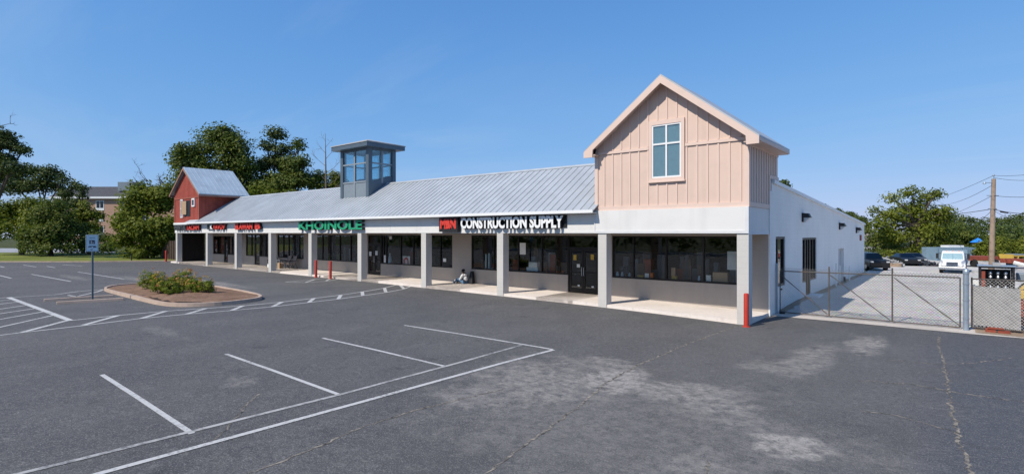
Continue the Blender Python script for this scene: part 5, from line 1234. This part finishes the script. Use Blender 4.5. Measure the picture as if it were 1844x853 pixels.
def tree(name, label, cat, base, lobes, mat, leaf, per, cr, count, seed, trunk=.3, group=None, shell=(.5,1.05), fork=None, bare=(), barkm='bark', low=-.75, aspect=.55, dens=1.55):
    rng = np.random.default_rng(seed); t = thing(name, label, cat, base, group)
    per = 1.2*dens/cr**2; cl = lobe_clumps(lobes, per, cr, count, rng, shell, (.5,.2), low)
    leaf_obj('crown', mat, t, base, cl, leaf*1.12, rng, aspect)
    m = MB(); b = Vector(base); top = max(l[2] for l in lobes); fk = fork if fork is not None else b.z + (top-b.z)*.35
    mx = sum(l[0] for l in lobes)/len(lobes); my_ = sum(l[1] for l in lobes)/len(lobes)
    F = Vector((b.x*.6+mx*.4, b.y*.6+my_*.4, fk)); m.path([b-Vector((0,0,.3)), b.lerp(F,.5)+Vector((rng.normal(0,.1),rng.normal(0,.1),0)), F], [trunk*1.15, trunk*.9, trunk*.75], 9)
    for l in lobes:
        E = Vector(l[:3]); mid_ = F.lerp(E,.5) + Vector((rng.normal(0,.25),rng.normal(0,.25),rng.normal(.2,.2))); m.path([F, mid_, E], [trunk*.5, trunk*.3, trunk*.14], 6)
        for _ in range(4):
            d = rng.normal(size=3); d /= np.linalg.norm(d); d[2] = abs(d[2]); m.path([mid_.lerp(E,rng.uniform(.3,1)), E + Vector((d[0]*l[3]*.85, d[1]*l[3]*.85, d[2]*l[4]*.85))], [trunk*.13, trunk*.03], 4)
    for (p, q) in bare: twig(m, Vector(p), Vector(q), .06, rng, 3)
    build('trunk', m, M[barkm], t); return t
def twig(m, p, q, r, rng, depth):
    d = q - p; L = d.length; k = p + d*.5 + Vector(rng.normal(0,L*.05,3)); m.path([p, k, q], [r, r*.65, r*.3], 5)
    if depth <= 0: return
    for _ in range(4):
        s = p.lerp(q, rng.uniform(.25,.95)); e = d.normalized()*L*rng.uniform(.2,.4) + Vector(rng.normal(0,L*.2,3)); twig(m, s, s+e, r*.45, rng, depth-1)
BG = 'trees behind the shops'
tree('broad_tree', 'big round dark green tree rising behind the red barn tower', 'tree', (-81.23,14.27,0.40), [(-83.84,12.11,14.35,3.05,3.05),(-81.84,15.07,16.71,3.60,3.43),(-78.43,16.58,15.02,2.88,3.55),(-83.16,13.97,11.31,5.31,3.60),(-82.61,10.54,15.40,1.65,1.65),(-79.69,18.14,10.98,3.64,3.64),(-79.93,15.34,17.98,1.86,1.86),(-82.00,9.74,13.78,1.14,1.79),(-81.97,11.06,10.61,2.31,2.89)], M['leafA'], .42, .62, 1.5, 68, 1, .5, BG)
tree('pine_tree', 'tall open crowned tree with sky gaps right of the round tree', 'tree', (-79.92,23.14,0.40), [(-79.71,23.31,19.24,1.82,1.27),(-79.98,21.79,17.36,1.62,1.17),(-78.73,24.12,16.79,2.00,1.45),(-75.96,25.11,17.36,0.90,1.17),(-80.13,22.96,14.79,2.72,1.82),(-79.12,25.09,13.73,2.57,1.65),(-80.67,21.22,13.94,1.44,1.62),(-79.57,23.43,11.34,3.63,2.00)], M['leafB'], .42, .62, 1.35, 62, 2, .4, BG, (.35,1.05))
tree('pine_tree', 'dark sloping tree between the open crowned tree and dead tree', 'tree', (-73.34,23.38,0.40), [(-73.20,23.49,16.87,0.87,1.30),(-71.53,23.58,14.31,1.20,1.37),(-73.67,23.11,13.58,2.25,1.91),(-72.67,23.94,11.41,2.25,1.91),(-73.91,21.61,10.88,3.08,2.06),(-75.17,19.28,9.78,3.05,1.52),(-71.67,24.76,10.98,1.21,1.39)], M['leafA'], .4, .7, 1.25, 62, 3, .35, BG)
tree('young_tree', 'low bushy tree behind the roof ridge left of the glazed tower', 'tree', (-71.60,27.41,0.40), [(-72.49,26.68,12.05,1.60,1.24),(-70.58,28.26,11.87,1.24,1.60),(-71.46,27.53,10.45,2.66,1.24),(-70.84,29.34,11.25,1.26,1.80)], M['leafC'], .38, .7, 1.2, 55, 4, .25, BG)
tree('young_tree', 'pale green tree top just above the roof ridge below the dark trees', 'tree', (-71.58,17.06,0.40), [(-71.70,16.95,9.22,1.29,0.72),(-70.15,18.23,8.81,1.77,0.64),(-72.63,16.18,8.65,0.97,0.48),(-69.24,20.28,8.89,1.47,0.65)], M['leafC'], .35, .9, 1.0, 55, 5, .2, BG)
# dead tree
rng_ = np.random.default_rng(9); b = (-69.80,26.31,0.40); t = thing('dead_tree', 'bare dead tree standing left of the glazed roof tower', 'tree', b); m = MB(); tp = Vector((-69.93,26.20,18.78)); bb = Vector(b)
m.path([bb, bb.lerp(tp,.45), bb.lerp(tp,.75), tp], [.26,.18,.10,.02], 7)
for f, dx, dz in ((.55,3.0,2.4),(.6,-2.6,2.3),(.66,2.6,2.2),(.72,-2.4,2.0),(.78,2.2,2.2),(.83,-1.6,1.7),(.88,1.1,1.3),(.93,-.7,1.0),(.5,2.4,1.2),(.47,-2.0,1.0)):
    s = bb.lerp(tp, f); twig(m, s, s + Vector((dx*.75, dx*.6, dz)), .075*(1.25-f), rng_, 2)
build('trunk', m, M['deadwood'], t)
LG = 'trees beyond the lawn'
tree('leafy_tree', 'broad bright green tree left of the barn with dead twigs on top', 'tree', (-68.34,1.57,0.25), [(-68.34,1.57,6.76,2.77,2.25),(-68.58,0.07,4.82,1.82,2.21),(-66.81,2.83,7.02,1.59,2.25),(-66.88,1.48,3.19,3.25,2.21),(-67.69,-0.49,2.30,1.28,1.28),(-67.38,3.66,8.22,0.94,1.34),(-65.37,2.72,3.52,1.82,2.60),(-68.43,-1.10,2.43,0.58,1.02),(-69.86,1.61,8.56,1.21,0.94),(-67.54,3.53,1.18,1.48,1.21),(-70.12,1.39,0.85,2.28,0.94)], M['leafC'], .36, .85, 1.15, 68, 6, .35, LG, bare=[((-67.17,2.54,8.15),(-68.95,1.06,10.46)),((-66.91,2.75,8.15),(-67.17,2.54,10.33)),((-68.70,1.27,8.15),(-69.46,0.64,9.93)),((-66.41,3.17,8.81),(-67.17,2.54,9.93))])
tree('dark_pine', 'dark pine with drooping boughs entering at the left edge', 'tree', (-80.42,-11.01,0.25), [(-78.69,-9.58,14.52,1.28,0.96),(-77.85,-8.89,13.31,1.41,0.90),(-76.87,-8.07,12.79,0.58,0.38),(-78.94,-9.78,11.83,1.79,1.02),(-76.60,-9.15,10.63,1.64,0.76),(-79.93,-10.60,14.07,1.60,1.41),(-80.17,-10.80,10.23,2.24,1.92)], M['leafB'], .3, 1.0, .9, 70, 7, .4, LG, (.4,1.05), bare=[((-79.19,-9.99,15.03),(-77.95,-8.97,15.86))])
tree('dark_pine', 'wide dark conifer with flat top left of the brick apartment block', 'tree', (-98.83,-2.87,0.25), [(-99.66,-3.56,12.42,2.15,1.16),(-97.88,-2.08,11.85,2.15,1.32),(-95.20,-1.17,10.84,1.14,0.73),(-93.75,0.03,10.27,0.49,0.41),(-98.83,-2.87,10.19,3.30,1.32),(-101.70,-5.24,10.19,2.81,1.65),(-94.95,-0.96,8.89,1.47,0.98),(-102.33,-5.76,11.60,1.98,1.16)], M['leafB'], .34, .95, 1.1, 68, 8, .35, LG, (.4,1.05))
tree('dark_pine', 'small pointed conifer beside the grey apartment roof', 'tree', (-91.56,0.54,0.25), [(-91.62,0.49,9.62,0.32,0.48),(-91.68,0.44,8.65,0.64,0.56),(-92.06,0.13,7.53,1.13,0.72),(-93.11,-0.74,7.61,1.45,0.97),(-91.81,0.34,6.00,1.29,0.97)], M['leafB'], .32, 1.2, .9, 66, 10, .25, LG)
tree('shrub_tree', 'yellow green spreading shrub tree at the left edge of the lawn', 'tree', (-93.03,-5.86,0.25), [(-94.50,-7.08,5.86,2.90,1.99),(-93.47,-4.93,6.67,2.94,1.86),(-91.50,-7.19,3.56,3.12,1.63),(-89.95,-4.61,4.69,2.71,1.81),(-94.89,-8.69,4.69,2.71,2.26),(-87.88,-5.50,2.82,1.76,1.17)], M['leafC'], .34, .85, 1.2, 66, 11, .3, LG)
tree('shrub_tree', 'dark dense evergreen shrub tree standing on the lawn', 'tree', (-84.78,-4.23,0.25), [(-87.20,-3.64,5.27,2.53,1.93),(-85.17,-4.55,2.83,3.03,2.17),(-84.78,-2.93,3.55,1.91,2.20),(-84.33,-3.86,1.31,3.32,0.87),(-86.84,-5.93,1.38,1.59,0.87),(-87.20,-3.64,6.90,1.63,1.19)], M['leafA'], .30, .95, 1.05, 66, 12, .3, LG)
tree('leafy_tree', 'mid green round tree in front of the brick apartment block', 'tree', (-88.45,0.52,0.25), [(-89.06,0.02,7.10,0.94,0.71),(-88.57,0.42,5.85,1.41,1.18),(-87.61,1.22,5.38,0.86,1.10),(-89.66,-0.48,5.22,1.57,1.57),(-86.73,0.64,3.96,1.08,0.93),(-87.81,-0.25,3.65,1.86,1.08)], M['leafC'], .33, .95, .9, 66, 13, .3, LG)
tree('shrub_tree', 'grey green low shrub behind the parking sign', 'tree', (-83.19,-0.33,0.25), [(-84.26,0.09,2.58,1.51,1.05),(-81.76,0.86,2.44,1.19,1.04),(-81.19,1.33,1.33,1.04,0.74),(-84.05,-1.04,2.07,1.49,1.04),(-82.45,0.29,1.25,2.23,0.59),(-85.88,-1.25,3.79,1.36,1.05)], M['leafD'], .28, 1.0, .95, 62, 14, .2, LG)
tree('small_shrub', 'small round bush at the end of the brown fence', 'shrub', (-65.39,0.12,0.25), [(-65.34,0.16,0.68,0.63,0.44),(-65.63,-0.08,1.12,0.44,0.31),(-65.05,0.40,0.99,0.50,0.50)], M['leafC'], .2, 3.0, .4, 50, 15, .06)
tree('dark_shrub', 'dark tall bush in the shade behind the barn end', 'shrub', (-61,6.5,.3), [(-60,6,1.6,2.2,1.6),(-57.5,6,1.5,2.0,1.7),(-62.5,6.5,1.9,2.2,2.0),(-58,6.4,3.2,2.3,1.4),(-61,7,3.6,2.4,1.5)], M['leafB'], .25, 1.6, .9, 60, 16, .2)
RG = 'trees at the back of the yard'
tree('locust_tree', 'large open light green tree in the middle of the back of the yard', 'tree', (2.32,62.55,0.15), [(1.69,62.03,8.30,1.36,0.82),(0.01,60.64,7.41,1.36,0.82),(3.37,63.42,7.55,1.50,0.89),(4.24,62.84,8.09,0.60,0.47),(-0.41,60.29,5.37,1.91,1.16),(1.62,63.27,6.23,2.35,1.38),(4.10,64.02,5.37,1.91,1.36),(5.12,63.56,6.01,0.87,0.40),(-1.67,59.25,6.05,0.68,0.48),(0.20,59.50,3.19,1.88,1.48),(2.84,62.98,3.19,2.32,1.63),(4.39,65.56,2.85,1.66,1.66),(-1.35,58.22,4.20,1.21,1.07),(1.69,62.03,1.15,2.45,0.95),(3.79,63.76,1.15,1.77,0.95),(2.42,63.93,4.71,2.77,1.24)], M['leafC'], .30, .62, 1.1, 60, 20, .4, RG, (.3,1.08), fork=4.0)
tree('leafy_tree', 'dark shadowy tree left of the light green yard tree', 'tree', (-1.25,64.79,0.18), [(-1.36,64.70,2.83,1.59,1.44),(-0.70,63.94,1.19,1.85,1.00),(-2.36,63.87,1.74,0.87,1.16),(-0.13,65.71,2.03,1.30,1.44)], M['leafA'], .3, .85, 1.0, 62, 21, .3, RG)
tree('small_shrub', 'yellow green bush behind the scrap pile and cars', 'shrub', (0.56,48.13,0.15), [(0.24,49.16,0.85,0.82,0.53),(1.15,49.91,0.97,0.82,0.59),(2.21,52.09,0.69,0.84,0.42),(-0.33,47.39,0.77,0.46,0.46)], M['leafC'], .24, 2.0, .6, 50, 22, .08)
SIDE = Vector((.77,.637,0))
for k, (c, r, lab) in enumerate((((-11.27,108.40,6.33),2.04,'dark tree top above the rear end of the white wall'),((-8.56,104.15,5.54),1.52,'mid green tree top at the rear corner of the white wall'),((-13.37,109.26,7.77),.92,'small tree top peeking over the sloping white wall'),((-12.24,88.14,7.77),.69,'tiny tree top above the middle of the white parapet'),((-16.29,78.31,11.43),.74,'tree tuft peeking out beside the pink gable wall'))):
    c = Vector(c); lobes = []
    for du, dz, a, b2 in ((0,0,1,.7),(-.7,-.7,.9,.6),(.8,-.6,.9,.6),(0,-1.5,1.6,.9)):
        p = c + SIDE*(du*r) + Vector((0,0,dz*r)); lobes.append((p.x,p.y,p.z,a*r,b2*r))
    tree('distant_tree', lab, 'tree', (c.x,c.y,.4), lobes, M['leafD'], .4, .5, .8, 50, 30+k, .3, 'tree tops behind the white hall')
tree('locust_tree', 'round mid green tree right of the big yard tree', 'tree', (5.99,83.74,0.15), [(5.72,86.12,4.02,1.69,1.35),(6.81,84.42,2.76,1.65,1.49),(4.90,82.85,2.35,1.65,1.82),(6.18,83.90,1.11,1.98,0.99)], M['leafA'], .34, .85, 1.1, 62, 23, .3, RG)
for k, (c, rx, rv, lab) in enumerate((((8.29,59.70,1.46),1.0,.93,'bush below the bright blue shelter roof'),((9.60,63.37,1.92),1.15,1.28,'bush just right of the utility pole'),((11.11,65.92,1.44),1.3,1.17,'bush between the two dull blue roofs'),((12.31,65.62,1.60),1.15,1.28,'bush at the right edge behind the yellow machine'))):
    c = Vector(c); lobes = []
    for du, dz, a in ((0,0,1),(-.6,-.5,.7),(.6,-.5,.7),(0,-1.1,1.1)):
        p = c + SIDE*(du*rx) + Vector((0,0,dz*rv)); lobes.append((p.x,p.y,p.z,a*rx,a*rv))
    tree('yard_bush', 'yellow green ' + lab, 'bush', (c.x,c.y,.4), lobes, M['leafC'], .24, 1, .5, 58, 40+k, .12, 'bushes along the back of the yard')
# far wooded ridge: one mass
rng_ = np.random.default_rng(50); lob = []
for i in range(54):
    u = .76 + i*.0093
    htop = float(np.interp(u, [.76,.80,.823,.85,.885,.906,.95,1.26], [.032,.036,.033,.027,.023,.029,.032,.04]))
    for k, D in enumerate((215,185,150,125)):
        r = rng_.uniform(.0093,.0145)*D; uu = u + rng_.uniform(-.005,.005)
        x_, y_ = 6 + D*(-.637 + .771*uu), -20 + D*(.771 + .637*uu); z_ = 3.3 + D*(htop - k*.0115 + rng_.normal(0,.002)) - r*.6
        lob.append((x_, y_, z_, r*1.15, r*.75))
o = leaf_obj('wooded_ridge', M['leafD'], None, (0,0,0), lobe_clumps(lob, .022, 2.3, 40, rng_, (.5,1.05)), .85, rng_)
tag(o, 'far wooded ridge of dark green trees behind the yard', 'woods', kind='stuff')
# flowering shrubs on the island
def spirea(x, y, r, h, seed, label, red):
    rng = np.random.default_rng(seed); z0 = .4; t = thing('flowering_shrub', label, 'shrub', (x, y, z0), 'flowering shrubs on the mulch island'); cl = []
    for _ in range(int(60*r*r/.5+22)):
        d = rng.normal(size=3); d /= np.linalg.norm(d); d[2] = abs(d[2]); s = rng.uniform(.45,1.0)
        q_ = rng.uniform(.8,1.15); cl.append((x+d[0]*r*s*q_, y+d[1]*r*s*q_, z0+.10+d[2]*h*s*.9*q_, .15, 44, np.clip(rng.normal(.5,.2),0,1), *d))
    leaf_obj('foliage', M['leafS'], t, (x,y,z0), cl, .085, rng, .42); cl = []
    for _ in range(int(red*r*r/.5+4)):
        d = rng.normal(size=3); d /= np.linalg.norm(d); d[2] = abs(d[2])*.8+.25; d /= np.linalg.norm(d); cl.append((x+d[0]*r*1.02, y+d[1]*r*1.02, z0+.12+d[2]*h*.98, .08, 12, rng.random(), *d))
    leaf_obj('blossoms', M['leafO'], t, (x,y,z0), cl, .07, rng, .5)
    m = MB()
    for _ in range(14): a = rng.uniform(0,6.28); m.path([(x+.08*math.cos(a),y+.08*math.sin(a),z0-.1),(x+r*.7*math.cos(a),y+r*.7*math.sin(a),z0+h*.7)],[.015,.005],4)
    build('stems', m, M['bark'], t)
for k, (x, y, r, h, red, lab) in enumerate(((-25.65,-10.62,0.6,0.98,20,'flowering shrub furthest left on the island, green with orange tips'),(-23.24,-10.9,0.42,0.92,60,'yellow orange flowering shrub second from the left'),(-22.45,-10.68,0.6,0.74,12,'low green shrub at the front of the clump, almost without flowers'),(-23.72,-9.68,0.76,0.98,55,'tallest flowering shrub at the back of the clump with red tips'),(-22.11,-9.78,0.44,0.66,34,'flowering shrub fourth along the clump with red tips'),(-21.45,-9.53,0.36,0.72,22,'flowering shrub at the right end of the clump'))):
    spirea(x, y, r, h, 60+k, lab, red)

# unseen belt of trees added behind the camera to darken the window reflections
rng_ = np.random.default_rng(77); lob = []
for x in np.arange(-95, 60, 3.2):
    for z in (1.6, 4.0, 6.2): lob.append((x + rng_.normal(0,.8), -52 + rng_.normal(0,1.2), z + rng_.normal(0,.5), rng_.uniform(2.2,3.2), rng_.uniform(1.6,2.4)))
o = leaf_obj('added_treeline', M['leafA'], None, (0,0,0), lobe_clumps(lob, .1, 1.5, 36, rng_, (.5,1.05)), .7, rng_)
tag(o, 'added unseen belt of trees across the lot for the shop windows to mirror', 'woods', kind='stuff')
# ================================================================ SKY, SUN, CAMERA
w = bpy.data.worlds.new('World'); S.world = w; w.use_nodes = True; nt = w.node_tree
bgn = nt.nodes['Background']; sky = nt.nodes.new('ShaderNodeTexSky'); sky.sky_type = 'NISHITA'; sky.sun_disc = False
SUN = Vector((-.26, -1.0, 1.1)).normalized()
el = math.asin(SUN.z); az = math.atan2(SUN.x, SUN.y)
sky.sun_elevation = el; sky.sun_rotation = az; sky.air_density = 1.0; sky.dust_density = 0; sky.ozone_density = 10; sky.altitude = 0
# grade of the sky: a soft shoulder per channel keeps the band over the horizon blue instead of white
BS = .15
sep = nt.nodes.new('ShaderNodeSeparateColor'); com = nt.nodes.new('ShaderNodeCombineColor'); nt.links.new(sky.outputs[0], sep.inputs[0])
for i, (k, c) in enumerate(((.98, .84), (1.6, .45), (2.55, .38))):
    den = math_(nt, 'MULTIPLY_ADD', sep.outputs[i], BS/c, 1.0)
    nt.links.new(math_(nt, 'DIVIDE', math_(nt, 'MULTIPLY', sep.outputs[i], k), den), com.inputs[i])
# thin cirrus wisps, part of the sky itself
tc = nt.nodes.new('ShaderNodeTexCoord'); sp = nt.nodes.new('ShaderNodeSeparateXYZ'); nt.links.new(tc.outputs['Generated'], sp.inputs[0])
cb = nt.nodes.new('ShaderNodeCombineXYZ'); zz_ = math_(nt, 'ADD', math_(nt, 'ABSOLUTE', sp.outputs[2]), .08)
nt.links.new(math_(nt, 'DIVIDE', sp.outputs[0], zz_), cb.inputs[0]); nt.links.new(math_(nt, 'DIVIDE', sp.outputs[1], zz_), cb.inputs[1])
ci = noise(nt, cb.outputs[0], .55, 7, .62, .6, (.35, 1.3, 1)); ci2 = noise(nt, cb.outputs[0], .22, 3, .5)
cf = math_(nt, 'MULTIPLY', ramp(nt, ci, [(.47, (0,0,0)), (.75, (1,1,1))]), ramp(nt, ci2, [(.42, (0,0,0)), (.62, (.26,.26,.26))]))
wisp = mix(nt, cf, com.outputs[0], (3.6, 4.2, 4.9))
nt.links.new(wisp, bgn.inputs[0]); bgn.inputs[1].default_value = BS
sd = bpy.data.lights.new('sun', 'SUN'); sd.energy = 4.0; sd.angle = R(.53); sd.color = (1, .925, .81)
so = bpy.data.objects.new('sun', sd); COL.objects.link(so); so.rotation_euler = SUN.to_track_quat('Z', 'Y').to_euler()
cd = bpy.data.cameras.new('camera'); cam = bpy.data.objects.new('camera', cd); COL.objects.link(cam)
cd.sensor_width = 36; cd.lens = 969/1844*36; cd.shift_y = -7.5/1844; cd.clip_start = .1; cd.clip_end = 3000
cam.location = (6.03, -20.0, 3.26)
vd = Vector((-.6370, .7709, 0)).normalized()
cam.rotation_euler = (R(90), 0, math.atan2(-vd.x, vd.y))
S.camera = cam
S.view_settings.view_transform = 'Standard'; S.view_settings.look = 'None'; S.view_settings.exposure = 0.25; S.view_settings.gamma = 1
S.render.film_transparent = False
S.cycles.max_bounces = 6; S.cycles.transparent_max_bounces = 12; S.cycles.diffuse_bounces = 3; S.cycles.glossy_bounces = 3
S.cycles.use_denoising = True
